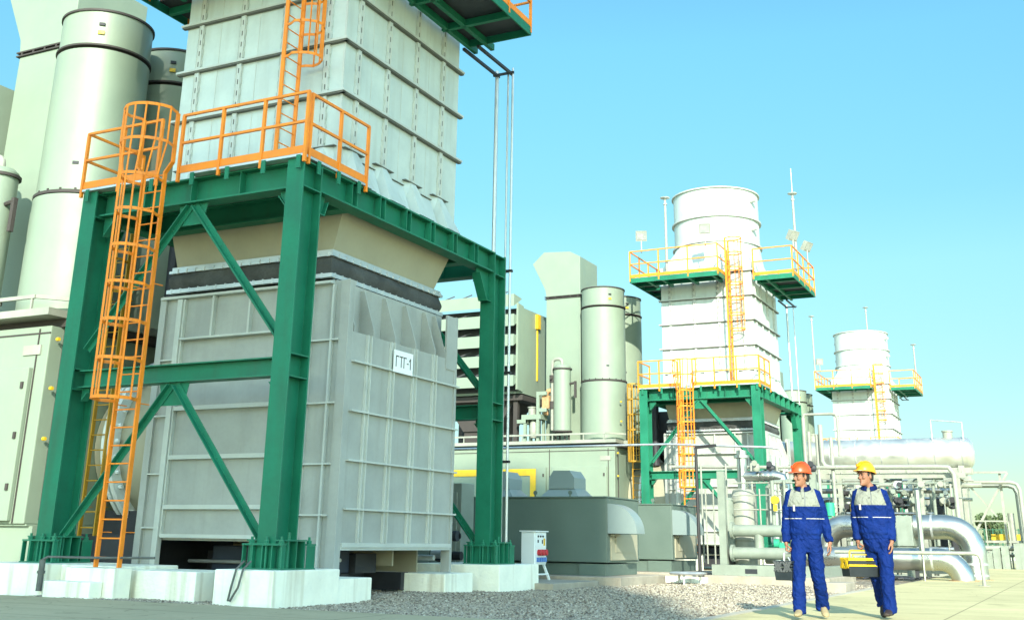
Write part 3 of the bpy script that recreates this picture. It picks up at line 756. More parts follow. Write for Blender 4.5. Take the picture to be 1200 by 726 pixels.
def silencer(x, y, name_label, R_=.94, ztop=11.32):
    t = thing('intake_silencer', name_label, 'tank', (x,y,4.85), 'tall cream vertical cylinders')
    b = MB(); b.lathe((x,y,0),[(R_+.04,4.85),(R_+.04,7.25)],48); part('lower_drum', b, BEIGE, t)
    b = MB(); b.lathe((x,y,0),[(R_,7.35),(R_,10.40)],48); part('middle_drum', b, BEIGE, t)
    b = MB(); b.lathe((x,y,0),[(R_-.02,10.49),(R_-.02,ztop-.02),(R_-.06,ztop),(.1,ztop+.12)],48); part('upper_drum', b, BEIGE, t)
    b = MB(); b.lathe((x,y,0),[(R_-.06,7.221),(R_-.06,7.379)],48); b.lathe((x,y,0),[(R_+.05,7.27),(R_+.05,7.33)],48); b.lathe((x,y,0),[(R_-.08,10.381),(R_-.08,10.499)],48); b.lathe((x,y,0),[(R_+.03,10.46),(R_+.03,10.499)],48)
    b.lathe((x,y,0),[(R_+.015,ztop-.07),(R_+.015,ztop-.025)],48)
    for k in range(20):
        a = 2*pi*k/20; b.bar((x+(R_+.01)*cos(a),y+(R_+.01)*sin(a),7.23),(x+(R_+.01)*cos(a),y+(R_+.01)*sin(a),7.38),.04,.02,(cos(a),sin(a),0))
    parts('joint_ring', b, GASK, t)
    b = MB()
    for a,z in ((-50,10.95),(-58,7.9)):
        ca, sa = cos(radians(a)), sin(radians(a)); b.bar((x+(R_+.0)*ca,y+(R_+.0)*sa,z-.03),(x+(R_+.0)*ca,y+(R_+.0)*sa,z+.03),.12,.03,(ca,sa,0))
    parts('data_plate', b, INK, t)
    b = MB(); a = radians(-50); b.bar((x+R_*cos(a),y+R_*sin(a),10.72),(x+R_*cos(a),y+R_*sin(a),10.80),.13,.03,(cos(a),sin(a),0)); part('warning_label', b, YELLOW, t)
    return t
U['sil1'] = silencer(-17.6,15.5,'front tall cream cylinder with dark joint rings above the left turbine enclosure')
U['sil2'] = silencer(-17.62,17.62,'rear tall cream cylinder half hidden between the front cylinder and the near tower')
def air_duct():
    t = thing('ventilation_duct','tall cream square duct with slanted hood beside the near cylinders at the left edge','duct',(-19.5,16.5,4.81),'cream hooded ventilation ducts')
    x0,x1,y0,y1 = -20.33,-18.68,15.52,17.5
    b = MB(); b.box(x0,x1,y0,y1,4.81,11.12); part('shaft', b, BEIGE, t, smooth=False, bevel=.015)
    b = MB(); b.prism([(x0,11.24),(x1,11.24),(x1,12.95),(x1-.5,13.22),(x0-.12,13.30),(x0-.68,12.80),(x0-.05,11.55)],'y',y0-.02,y1+.02)
    part('hood', b, BEIGE, t, smooth=False, bevel=.012)
    b = MB(); b.box(x0-.07,x1+.05,y0-.05,y1+.05,11.121,11.15); b.box(x0-.07,x1+.05,y0-.05,y1+.05,11.205,11.239); b.box(x0+.03,x1-.03,y0+.03,y1-.03,11.15,11.205)
    for k in range(5):
        xx = x0+.1+k*.36; b.box(xx-.02,xx+.02,y0-.045,y0-.01,11.15,11.205)
    parts('joint_ring', b, GASK, t, smooth=False); return t
U['air'] = air_duct()
def separator():
    t = thing('oil_separator','slim cream cylinder with a bent pipe on top at the left edge of the photo','tank',(-19.15,14.62,4.84),'slim cream cylinders with bent pipe')
    x,y,R_ = -19.15,14.62,.37
    b = MB(); b.lathe((x,y,0),[(R_,5.25),(R_,7.92),(R_-.08,8.0),(.05,8.04)],32); part('drum', b, BEIGE, t)
    b = MB(); b.lathe((x,y,0),[(R_+.05,7.80),(R_+.05,7.86)],32); b.lathe((x,y,0),[(R_+.05,5.2),(R_+.05,5.26)],32)
    for a in (45,135,225,315): b.tube((x+.3*cos(radians(a)),y+.3*sin(radians(a)),4.84),(x+.3*cos(radians(a)),y+.3*sin(radians(a)),5.2),.035,8)
    parts('flange', b, GASK, t)
    b = MB(); pts = [(x,y,8.0),(x,y,8.12)]+[(x-.16+.16*cos(radians(a)),y,8.12+.16*sin(radians(a))) for a in (30,60,90)]+[(x-.34,y,8.28),(x-.44,y,8.2),(x-.46,y,8.05),(x-.46,y,5.3)]
    b.path(pts,.075,10); part('bent_pipe', b, PIPEW, t)
    b = MB(); b.tube((x-.46,y,7.3),(x-.46,y,7.6),.13,12); b.tube((x-.46,y,6.2),(x-.46,y,6.5),.13,12); b.bar((x-.46,y-.2,7.45),(x-.46,y+.1,7.45),.1,.1); b.tube((x+.37,y-.05,7.2),(x+.66,y-.05,7.24),.05,8); b.bar((x+.62,y-.05,6.6),(x+.62,y-.05,7.3),.09,.09,(0,1,0))
    parts('valve', b, GASK, t); return t
U['sep'] = separator()
def lube_frame():
    t = thing('pump_frame','cream steel frame with a wrapped orange pipe and pump on the far turbine enclosure','pump',(-20.2,14.6,4.84),'pump frames on the enclosures')
    b = MB()
    for xx in (-20.75,-20.15): 
        for yy in (14.35,14.9): b.box(xx-.06,xx+.06,yy-.06,yy+.06,4.84,6.9 if xx>-20.5 else 5.75)
    b.box(-20.9,-20.0,14.28,14.97,5.751,5.95); b.box(-21.1,-20.69,14.25,15,5.6,5.749); b.box(-20.2,-19.75,14.3,14.4,6.75,6.9); b.box(-20.2,-19.75,14.3,14.4,6.05,6.2)
    part('frame', b, BEIGE, t, smooth=False)
    b = MB(); b.lathe((-20.45,14.6,0),[(.17,5.0),(.2,5.2),(.2,5.5),(.14,5.745)],16); b.lathe((-20.55,14.6,0),[(.16,5.96),(.16,6.25),(.2,6.26),(.2,6.3)],16); part('pump', b, PIPEW, t)
    b = MB(); b.path([(-19.95,14.7,5.95),(-19.95,14.7,6.8),(-19.85,14.72,6.95),(-19.6,14.75,7.0)],.11,10); b.box(-20.02,-19.7,14.45,14.62,6.21,6.74); part('wrapped_pipe', b, RUST, t)
    return t
U['pump'] = lube_frame()
def filter_house():
    t = thing('inlet_filter_house','cream inlet filter house with open louvred wall raised behind the near green frame','filter house',(-23.4,15.8,4.81),'raised inlet filter houses')
    x0,x1,y0,y1 = -25.6,-21.0,14.0,17.4
    b = MB(); b.prism([(y0+.55,10.62),(y1,10.62),(y1,7.0),(y1-.5,6.85),(y0+.55,6.9)],'x',x0,x1); b.prism([(y0+.0,7.0),(y0+.549,6.95),(y0+.549,10.68),(y0+.0,10.74)],'x',x1-.06,x1+.03); b.prism([(y0+.0,7.0),(y0+.549,6.95),(y0+.549,10.68),(y0+.0,10.74)],'x',x0,x0+.06)
    part('wall', b, BEIGE, t, smooth=False)
    b = MB()
    for k in range(5):
        z = 7.12+.86*k
        b.prism([(y0-.25,z),(y0+.5,z+.42),(y0+.5,z+.47),(y0-.25,z+.46+.02*k)],'x',x0+.061,x1-.061)
    parts('louvre', b, BEIGE, t, smooth=False)
    b = MB(); b.box(x0+.07,x1-.07,y0+.505,y0+.545,7.0,10.6)
    for k in range(5):
        for xx in (x0+.8,x0+1.7,x0+2.6,x0+3.5): b.bar((xx,y0-.1,7.62+.86*k),(xx+.45,y0+.3,7.9+.86*k),.05,.05)
    part('dark_grille', b, DARK, t, smooth=False)
    b = MB(); b.box(x0,x1,y0+.56,y1-.02,6.62,6.84)
    for xx in (x0+.3,x1-.4):
        for yy in (y0+.8,y1-.4): b.box(xx-.1,xx+.1,yy-.1,yy+.1,4.81,6.62)
    b.prism([(x0+.6,6.62),(x1-.6,6.62),(x1-1.5,5.4),(x0+1.5,5.4)],'y',y0+1,y1-.6); b.box(x0+1.5,x1-1.5,y0+1.1,y1-.7,4.81,5.4)
    part('support', b, GASK, t, smooth=False)
    b = MB(); b.box(x1+.001,x1+.05,y0+1.95,y0+2.02,7.6,9.9); b.box(x1+.001,x1+.13,y0+1.82,y0+2.12,9.901,10.55); part('marker_box', b, YELLOW, t, smooth=False)
    return t
U['filter'] = filter_house()
def diffuser():
    t = thing('exhaust_diffuser','round cream bolted turbine flange behind the lower cage of the near ladder','duct',(-15.9,17.0,.9),'round turbine exhaust flanges')
    b = MB(); b.lathe((-16.7,17,2.52),[(1.25,.0),(1.3,.5),(1.52,.9),(1.56,1.45),(1.62,1.78)],48,'x'); part('cone', b, BEIGED, t)
    b = MB(); b.lathe((-16.7,17,2.52),[(1.70,.62),(1.70,.70)],48,'x'); b.lathe((-16.7,17,2.52),[(1.74,.80),(1.74,.9)],48,'x')
    for k in range(36):
        a = 2*pi*k/36; b.lathe((-16.7+.58,17+1.62*cos(a),2.52+1.62*sin(a)),[(.035,0),(.035,.4)],6,'x')
    parts('flange', b, WHITEP, t)
    b = MB(); b.box(-16.4,-15.35,18.7,20.0,-.11,6.3); b.box(-16.3,-15.3,17.2,18.6,4.4,6.2); b.tube((-15.6,16.2,3.9),(-15.6,16.2,6.6),.16,10); b.tube((-15.95,16.6,4.2),(-15.95,16.6,6.8),.09,8); b.box(-16.5,-15.0,15.5,18.6,-.11,.88); b.box(-16.45,-15.6,15.9,18.0,.88,1.3); part('cradle', b, DARK, t, smooth=False); return t
U['diff'] = diffuser()
def skid_frame():
    t = thing('machinery_skid','dark navy machinery skid in the shadow under the near grey duct box','machinery',(-13,17.4,-.05),'dark skids under the duct boxes')
    b = MB()
    for yy in (16.3,18.2): b.box(-14.8,-11.2,yy-.12,yy+.12,.0,.30)
    for xx in (-14.3,-13.2,-12.1): b.box(xx-.1,xx+.1,16.42,18.08,.02,.28)
    b.box(-14.7,-11.4,16.9,17.55,.301,.62); part('base_frame', b, DARK, t, smooth=False)
    b = MB(); b.box(-14.2,-12.9,16.45,16.88,.302,.72); b.box(-12.6,-11.5,16.5,16.86,.302,.70); b.lathe((-12.9,16.6,.5),[(.14,0),(.14,.28)],14,'x'); parts('motor', b, NAVY, t, smooth=False, bevel=.02)
    b = MB(); b.path([(-14.6,16.3,.45),(-13.0,16.3,.45),(-12.8,16.3,.52),(-11.3,16.3,.52)],.03,8); b.tube((-11.9,18.9,.55),(-11.0,18.9,.55),.05,8); parts('pipe', b, STEEL, t)
    return t
U['skid'] = skid_frame()
U['yl'] = caged_ladder('caged_ladder','dull yellow ladder in the shade behind the foot of the near orange ladder', -16.28,-15.90, 15.25, .85, 7.1, 4.0, m=OCHRE, out=.5, hoops=.62)
def drain(x, y, z0, z1, r, label, clamp=None, bend=None):
    t = thing('drain_pipe', label, 'pipe', (x,y,z0), 'thin pipes hanging from the upper platforms')
    b = MB(); b.path([(x,y,z0),(x,y,z1)]+(bend or []), r, 10); part('pipe', b, STEEL, t)
    if clamp:
        b = MB()
        for z in clamp: b.box(x-.16,x+.05,y-.04,y+.04,z-.025,z+.025)
        part('clamp', b, BLACK, t, smooth=False)
    return t
U['d1'] = drain(-10.82,20.72,.05,11.12,.045,'leftmost and brightest of three thin pipes rising beside the tower above the rear green column')
U['d2'] = drain(-10.53,20.72,.05,11.12,.022,'middle thin dark pipe of the three rising above the rear green column')
U['d3'] = drain(-10.40,20.70,.05,11.12,.028,'rightmost thin pipe, clamped to the outer edge of the rear green column', clamp=(6.38,4.2,2.4))

# masts and floodlights of the upper platform (seen on the two farther towers)
def mast(x, y, z0, z1, label, rod=.0):
    t = thing('lightning_mast', label, 'mast', (x,y,z0), 'masts on the upper platforms')
    b = MB(); b.tube((x,y,z0),(x,y,z1),.065,10,.05); part('pole', b, PIPEW, t)
    b = MB(); b.lathe((x,y,z1),[(.05,-.02),(.2,.03),(.21,.06),(.05,.10)],16); b.lathe((x,y,z1),[(.09,-.25),(.09,-.20)],12)
    if rod: b.tube((x,y,z1+.1),(x,y,z1+rod),.018,6)
    part('head', b, STEEL, t); return t
def flood(x, y, z0, label, az, tilt=25):
    t = thing('floodlight', label, 'floodlight', (x,y,z0), 'floodlights on the platform rails')
    b = MB(); b.tube((x,y,z0),(x,y,z0+.55),.03,8); part('stand', b, PIPEW, t)
    d = Vector((sin(radians(az)),-cos(radians(az)),-sin(radians(tilt)))).normalized(); c = Vector((x,y,z0+.72))
    b = MB(); b.bar(c-d*.10,c+d*.10,.46,.42,(0,0,1)); part('housing', b, PIPEW, t, smooth=False)
    b2 = MB(); b2.bar(c+d*.101,c+d*.112,.38,.30,(0,0,1)); part('lens', b2, STEEL, t, smooth=False)
    return t
# ------------------------------------------------------------------ the second and third unit
D2, D3 = 28.6, 65.0
# things of the nearest unit that stand on the platform but are out of its frame are built once, for the second unit
dup(U['frame'], D2, 'green steel support frame in the middle distance, behind the worker in the orange helmet')
dup(U['ladder'], D2, 'yellow caged ladder on the front of the middle-distance green frame')
dup(U['duct'], D2, 'sunlit white ribbed exhaust duct box under the middle-distance green frame', skip=('sign_plate',))
dup(U['stack'], D2, 'sunlit white exhaust tower with round chimney and yellow railed platform in the middle distance')
dup(U['stack_ladder'], D2, 'yellow caged ladder up the sunlit face of the middle-distance exhaust tower')
dup(U['house'], D2, 'cream turbine enclosure with yellow lifting rail behind the bluegrey enclosures')
dup(U['sil1'], D2, 'front tall cream cylinder of the middle-distance group, beside the hooded duct')
dup(U['sil2'], D2, 'rear tall cream cylinder of the middle-distance group, against the sky')
dup(U['air'], D2, 'complete cream square duct with slanted hood against the sky, middle distance')
dup(U['sep'], D2, 'slim cream cylinder standing in front of the middle-distance hooded duct')
dup(U['filter'], D2, 'cream filter house with open louvres between the near duct box and rear column')
dup(U['pump'], D2, None); 
dup(U['diff'], D2, 'round turbine exhaust flange behind the middle-distance ladder'); dup(U['skid'], D2, 'dark machinery skid under the middle-distance sunlit duct box')
dup(U['yl'], D2, 'yellow ladder standing left of the middle-distance green frame')
dup(U['d1'], D2, 'thicker thin pipe under the right platform of the middle-distance tower'); dup(U['d2'], D2, 'thinner thin pipe under the right platform of the middle-distance tower')
dup(U['frame'], D3, 'farthest green steel support frame, mostly hidden behind the silver pipe')
dup(U['duct'], D3, 'farthest ribbed exhaust duct box, hidden behind the silver pipe', skip=('sign_plate',))
dup(U['stack'], D3, 'small farthest exhaust tower with round chimney rising above the silver pipe')
dup(U['stack_ladder'], D3, 'yellow caged ladder on the small farthest exhaust tower')
dup(U['sil1'], D3, 'farthest front cream cylinder peeping out right of the middle-distance tower')
dup(U['sil2'], D3, 'farthest rear cream cylinder with dark ring right of the middle-distance tower')
dup(U['air'], D3, 'farthest cream hooded duct hidden behind the middle-distance tower')
for k in ('pump',):
    o = U[k]
    for ch in list(o.children): bpy.data.objects.remove(ch)
    bpy.data.objects.remove(o)
for o in COL.objects:
    if o.name.startswith('pump_frame') and 'label' in o: o['label'] = 'cream steel frame with a wrapped orange pipe and pump on the far turbine enclosure'
for ch in list(U['filter'].children):
    if ch.name.startswith('marker_box'): bpy.data.objects.remove(ch)
mast(-14.25,42.9,11.24,14.72,'tall pale mast on the left platform of the middle-distance tower')
mast(-9.6,46.3,11.24,15.3,'pale mast with thin rod on the right platform of the middle-distance tower', rod=1.2)
mast(-15.55,D3+13.6,11.24,16.2,'pale mast left of the farthest tower')
mast(-9.4,D3+18.0,11.24,14.5,'thin pale mast right of the farthest chimney')
mast(-12.6,D3+18.9,11.24,17.6,'thin pale mast rising behind the farthest chimney')
flood(-15.1,42.2,12.30,'floodlight above the left corner rail of the middle-distance platform',20)
flood(-12.35,42.15,12.30,'floodlight on the front rail by the middle-distance chimney',15)
flood(-9.35,44.6,12.30,'left of two white floodlights on the right end of the middle-distance platform',60,40)
flood(-9.2,46.6,12.30,'right of two white floodlights on the right end of the middle-distance platform',70,40)
flood(-15.2,D3+13.6,12.30,'small floodlight on the left rail of the farthest platform',20)

# ------------------------------------------------------------------ concrete blocks under the near unit
def block(x0,x1,y0,y1,z1,label,dx=0,extra=None):
    b = MB(); b.box(x0,x1,y0,y1,-.15,z1)
    if extra: extra(b)
    return solo('concrete_plinth', b, WHITEC, label, 'concrete block', 'white concrete plinths under the steelwork', smooth=False, bevel=.018)
block(-11.17,-10.13,13.02,14.62,ZP,'large white concrete block under the front middle green column')
block(-15.95,-14.35,12.86,14.45,ZP,'white concrete block under the left green column')
block(-14.345,-13.10,13.16,14.4,.425,'white concrete block right of the left column, behind the ladder steps')
block(-14.0,-13.06,12.55,12.80,.215,'lower step block in front of the orange ladder')
block(-13.85,-12.86,12.805,13.155,.405,'upper step block the orange ladder stands on')
block(-13.09,-11.75,13.3,14.3,.375,'low white block to the right of the ladder steps')
block(-10.9,-10.16,14.63,15.55,.294,'small low block against the rear of the front middle plinth')
block(-11.35,-10.35,18.2,19.25,.293,'low white block under the right leg of the near duct box')
block(-15.0,-14.2,14.9,15.6,.29,'low block under the left leg of the near duct box')
block(-15.9,-14.3,19.6,21.5,ZP,'white concrete block under the rear left green column')
block(-11.85,-10.0,19.65,21.4,ZP,'white concrete block under the rear right green column, behind the control cabinet')
for dy,nm in ((D2,'middle-distance'),):
    block(-11.17,-10.13,13.02+dy,14.62+dy,ZP,'sunlit block under the front right column of the '+nm+' frame')
    block(-15.95,-13.2,12.7+dy,14.45+dy,ZP,'sunlit block under the left column of the '+nm+' frame')
    block(-11.35,-9.9,18.2+dy,21.4+dy,ZP,'sunlit block under the rear right column of the '+nm+' frame')
b = MB(); b.tube((-14.36,12.80,.05),(-14.36,12.80,.50),.045,10); b.tube((-14.36,12.80,.30),(-14.36,12.80,.34),.06,10)
b.path([(-14.36,12.80,.50),(-14.30,12.84,.54),(-13.3,12.86,.545),(-12.3,13.0,.56)],.018,8)
solo('conduit', b, GASKL, 'grey metal conduit bending over the left white plinth behind the ladder foot', 'pipe')
for dx, lb in ((0,'left of two bent flexible conduits on the front middle plinth'),(.12,'right of two bent flexible conduits on the front middle plinth')):
    b = MB(); b.path([(-10.72+dx,13.1,.55),(-10.76+dx,12.99,.44),(-10.80+dx,12.96,.2),(-10.83+dx*.3,12.95,.02)],.016,8)
    solo('conduit', b, GASKL, lb, 'pipe', 'conduits on the front middle plinth')

# ------------------------------------------------------------------ bluegrey enclosures, cabinet, slabs
def enclosure(x0,x1,y0,y1,z0,z1,label,vents=(),hl=.72):
    t = thing('cooling_enclosure', label, 'enclosure', ((x0+x1)/2,(y0+y1)/2,0.0), 'bluegrey metal enclosures')
    b = MB(); b.box(x0,x1-.002,y0,y1,z0,z1-.03); b.box(x1-.001,x1+.012,y0+.0,y0+.12,z0,z1-.03)
    part('body', b, BLUEG, t, smooth=False, bevel=.015)
    b = MB(); b.box(x0-.03,x1+.02,y0-.03,y1+.03,z1-.028,z1)
    for xx in (x0+.9,x0+1.9,x0+2.8):
        if xx < x1-.2: b.bar((xx,y0+.1,z1),(xx,y0+.1,z1+.07),.05,.02,(1,0,0)); b.lathe((xx,y0+.09,z1+.09),[(.05,0),(.05,.02)],12,'y')
    part('roof_sheet', b, BLUEG, t, smooth=False)
    b = MB(); b.box(x0+.2,x1-.25,y0+.1,y1-.1,.15,z0-.03); b.box(x1-.7,x1-.05,y0+.03,y1-.05,.149,z0-.031); part('base', b, BLUEG, t, smooth=False)
    zh = z0+.63; zt = z1-.16
    poly = [(x1+.014,zh),(x1+hl,zh)]+[(x1+.03+(hl-.03)*cos(radians(a)), zh+.02+(zt-zh-.02)*sin(radians(a))) for a in range(8,91,8)]+[(x1+.014,zt)]
    b = MB(); b.prism(poly,'y',y0+.01,y0+.52); part('hood', b, BLUEL, t, ang=30)
    b = MB(); b.box(x1+.0,x1+.03,y0+.2,y1-.2,z0+.05,zh-.01); b.box(x1+.031,x1+.045,y0+.45,y1-.5,z0+.22,zh-.05); b.box(x1+.031,x1+.14,y0+.15,y0+.5,zh-.06,zh-.01); part('access_panel', b, BEIGED, t, smooth=False)
    for vx in vents:
        yc = y0+.9
        v = MB(); v.loft([[(vx-.50,yc-.5,z1),(vx+.50,yc-.5,z1),(vx+.50,yc+.5,z1),(vx-.50,yc+.5,z1)],[(vx-.33,yc-.33,z1+.20),(vx+.33,yc-.33,z1+.20),(vx+.33,yc+.33,z1+.20),(vx-.33,yc+.33,z1+.20)]])
        v.prism([(vx-.33,z1+.201),(vx+.33,z1+.201),(vx+.33,z1+.45),(vx+.21,z1+.62),(vx-.21,z1+.62),(vx-.33,z1+.45)],'y',yc-.36,yc+.36)
        part('roof_vent', v, BLUEL, t, smooth=False)
    return t
enclosure(-13.5,-9.75,24.5,26.6,.43,1.87,'larger bluegrey metal enclosure with curved hood, nearest the control cabinet', (-12.85,-11.12))
enclosure(-13.2,-9.85,29.4,31.6,.45,1.87,'smaller-looking bluegrey enclosure with curved hood, behind the larger one')
b = MB(); b.box(-13.8,-9.2,23.9,26.9,-.15,.145); solo('concrete_slab', b, CONC, 'brown stained slab under the larger bluegrey enclosure','slab','raw concrete slabs', smooth=False, bevel=.015)
b = MB(); b.box(-13.6,-9.0,28.8,31.9,-.15,.147); solo('concrete_slab', b, CONC, 'stained slab under the rear bluegrey enclosure','slab','raw concrete slabs', smooth=False, bevel=.015)
b = MB(); b.box(-11.3,-9.6,21.2,23.6,-.15,.075); solo('concrete_slab', b, CONC, 'low slab under the white control cabinet','slab','raw concrete slabs', smooth=False, bevel=.012)
b = MB(); b.box(-10.2,-8.35,27.3,27.55,-.15,.10); solo('concrete_slab', b, WHITEC, 'long low white kerb block in front of the rear enclosure','slab','raw concrete slabs', smooth=False, bevel=.012)
def cabinet():
    t = thing('control_cabinet','white electrical control cabinet on splayed legs with red and blue sockets','cabinet',(-10.75,22.78,.076))
    x0,x1,y0,y1 = -10.92,-10.60,22.46,23.05
    b = MB(); b.box(x0,x1,y0,y1,.39,1.06); part('case', b, WHITEP, t, smooth=False, bevel=.012)
    b = MB(); b.box(x0-.03,x1+.04,y0-.03,y1+.03,1.062,1.085); part('top_cover', b, WHITEP, t, smooth=False)
    for sx in (0,1):
        for sy in (0,1):
            b = MB(); a = (x0+.04 if sx==0 else x1-.04, y0+.05 if sy==0 else y1-.05, .40); c = (x0-.07 if sx==0 else x1+.05, y0-.08 if sy==0 else y1+.06, .078)
            b.bar(a,c,.045,.045,(0,1,0)); part('leg', b, WHITEP, t, smooth=False)
    b = MB(); b.bar((x0-.04,y0-.05,.2),(x0-.04,y1+.04,.2),.03,.03); b.bar((x1+.03,y0-.05,.2),(x1+.03,y1+.04,.2),.03,.03); b.bar((x0-.03,y0-.04,.2),(x1+.02,y0-.04,.2),.03,.03); parts('brace', b, WHITEP, t, smooth=False)
    xf = x1+.002
    b = MB(); b.box(xf,xf+.012,y0+.03,y1-.03,.74,1.04); b.box(xf,xf+.012,y0+.03,y1-.03,.41,.72); parts('front_panel', b, WHITEP, t, smooth=False)
    for k,y in enumerate((y0+.16,y0+.32,y0+.46)):
        b = MB(); b.lathe((xf+.012,y,.64),[(.065,0),(.065,.07),(.05,.08)],14,'x'); part('red_socket', b, RED, t)
    for k,y in enumerate((y0+.12,y0+.24,y0+.36,y0+.48)):
        b = MB(); b.box(xf+.012,xf+.055,y-.045,y+.03,.45,.54); part('blue_socket', b, BLUEP, t, smooth=False)
    b = MB()
    for y in (y0+.14,y0+.26,y0+.38): b.lathe((xf+.012,y,.97),[(.022,0),(.022,.02)],10,'x')
    b.box(xf+.012,xf+.02,y0+.12,y0+.17,.84,.9); b.box(xf+.012,xf+.02,y0+.34,y0+.38,.82,.9); parts('switch', b, INK, t)
    b = MB(); b.box(xf+.0125,xf+.017,y0+.42,y0+.5,.78,.93); part('warning_label', b, YELLOW, t, smooth=False)
cabinet()
def valve_block():
    t = thing('valve_set','dark valves and pipework low behind the near duct box, left of the rear green column','valves',(-12.2,21.6,.1))
    b = MB(); b.tube((-12.3,21.6,.0),(-12.3,21.6,1.5),.06,10); b.tube((-12.6,21.6,.55),(-11.9,21.6,.55),.09,10); b.tube((-12.6,21.6,.95),(-11.95,21.6,.95),.06,10); b.box(-12.7,-11.9,21.4,21.9,-.05,.2)
    part('body', b, BLACK, t)
    b = MB()
    for z in (1.2,1.5): b.lathe((-12.3,21.6,z),[(.15,0),(.16,.02),(.15,.04)],14)
    b.lathe((-12.35,21.45,.62),[(.2,0),(.2,.16)],16,'y'); b.lathe((-12.0,21.5,.95),[(.11,-.05),(.11,.05)],14,'x'); parts('handwheel', b, DARK, t)
    b = MB(); b.lathe((-12.55,21.5,.58),[(.1,0),(.1,.3)],12,'x'); b.box(-12.5,-12.1,21.38,21.42,.22,.30); parts('fitting', b, STEEL, t)
valve_block()
b = MB(); b.box(-14.2,-12.6,22.8,23.4,-.1,2.1); b.box(-14.1,-13.4,22.77,22.799,.2,1.9); b.box(-13.35,-12.7,22.77,22.799,.2,1.9)
solo('switch_cabinet', b, PIPEG, 'grey green cabinet seen through the gap right of the near duct box', 'cabinet', smooth=False, bevel=.01)

# ------------------------------------------------------------------ lamp, lids, thin lines
def lamp():
    t = thing('lamp_post','thin black lamp post with short arm beside the filter skid','lamp',(-8.68,28.0,.0))
    b = MB(); b.tube((-8.68,28,0),(-8.68,28,3.2),.045,10,.038); part('pole', b, BLACK, t)
    b = MB(); b.bar((-8.69,28,3.2),(-8.15,28,3.24),.09,.07); part('lamp_head', b, BLACK, t, smooth=False)
lamp()
b = MB(); b.lathe((-8.55,26.6,.17),[(.42,0),(.44,.03),(.40,.06),(.1,.07)],28)
for a in (30,150,270): b.tube((-8.55+.3*cos(radians(a)),26.6+.3*sin(radians(a)),-.06),(-8.55+.3*cos(radians(a)),26.6+.3*sin(radians(a)),.18),.03,8)
solo('manhole_cover', b, STEEL, 'round metal lid on short legs at the foot of the black lamp post','lid')
def line(pts, r, label, m=PIPEW, name='pipe_line'):
    b = MB(); b.path(pts, r, 8); return solo(name, b, m, label, 'pipe', 'thin horizontal pipe lines')
line([(-18.0,31.5,3.62),(-10.6,31.5,3.60),(-7.7,31.5,3.45),(-7.35,31.5,3.40),(-7.27,31.5,3.2),(-7.27,31.5,.2)],.032,'thin grey pipe line above the lamp arm, bending down at its right end', STEEL)
line([(-10.2,30.6,2.9),(-5.7,30.6,2.82)],.045,'thin pale pipe running level across the filter skid')

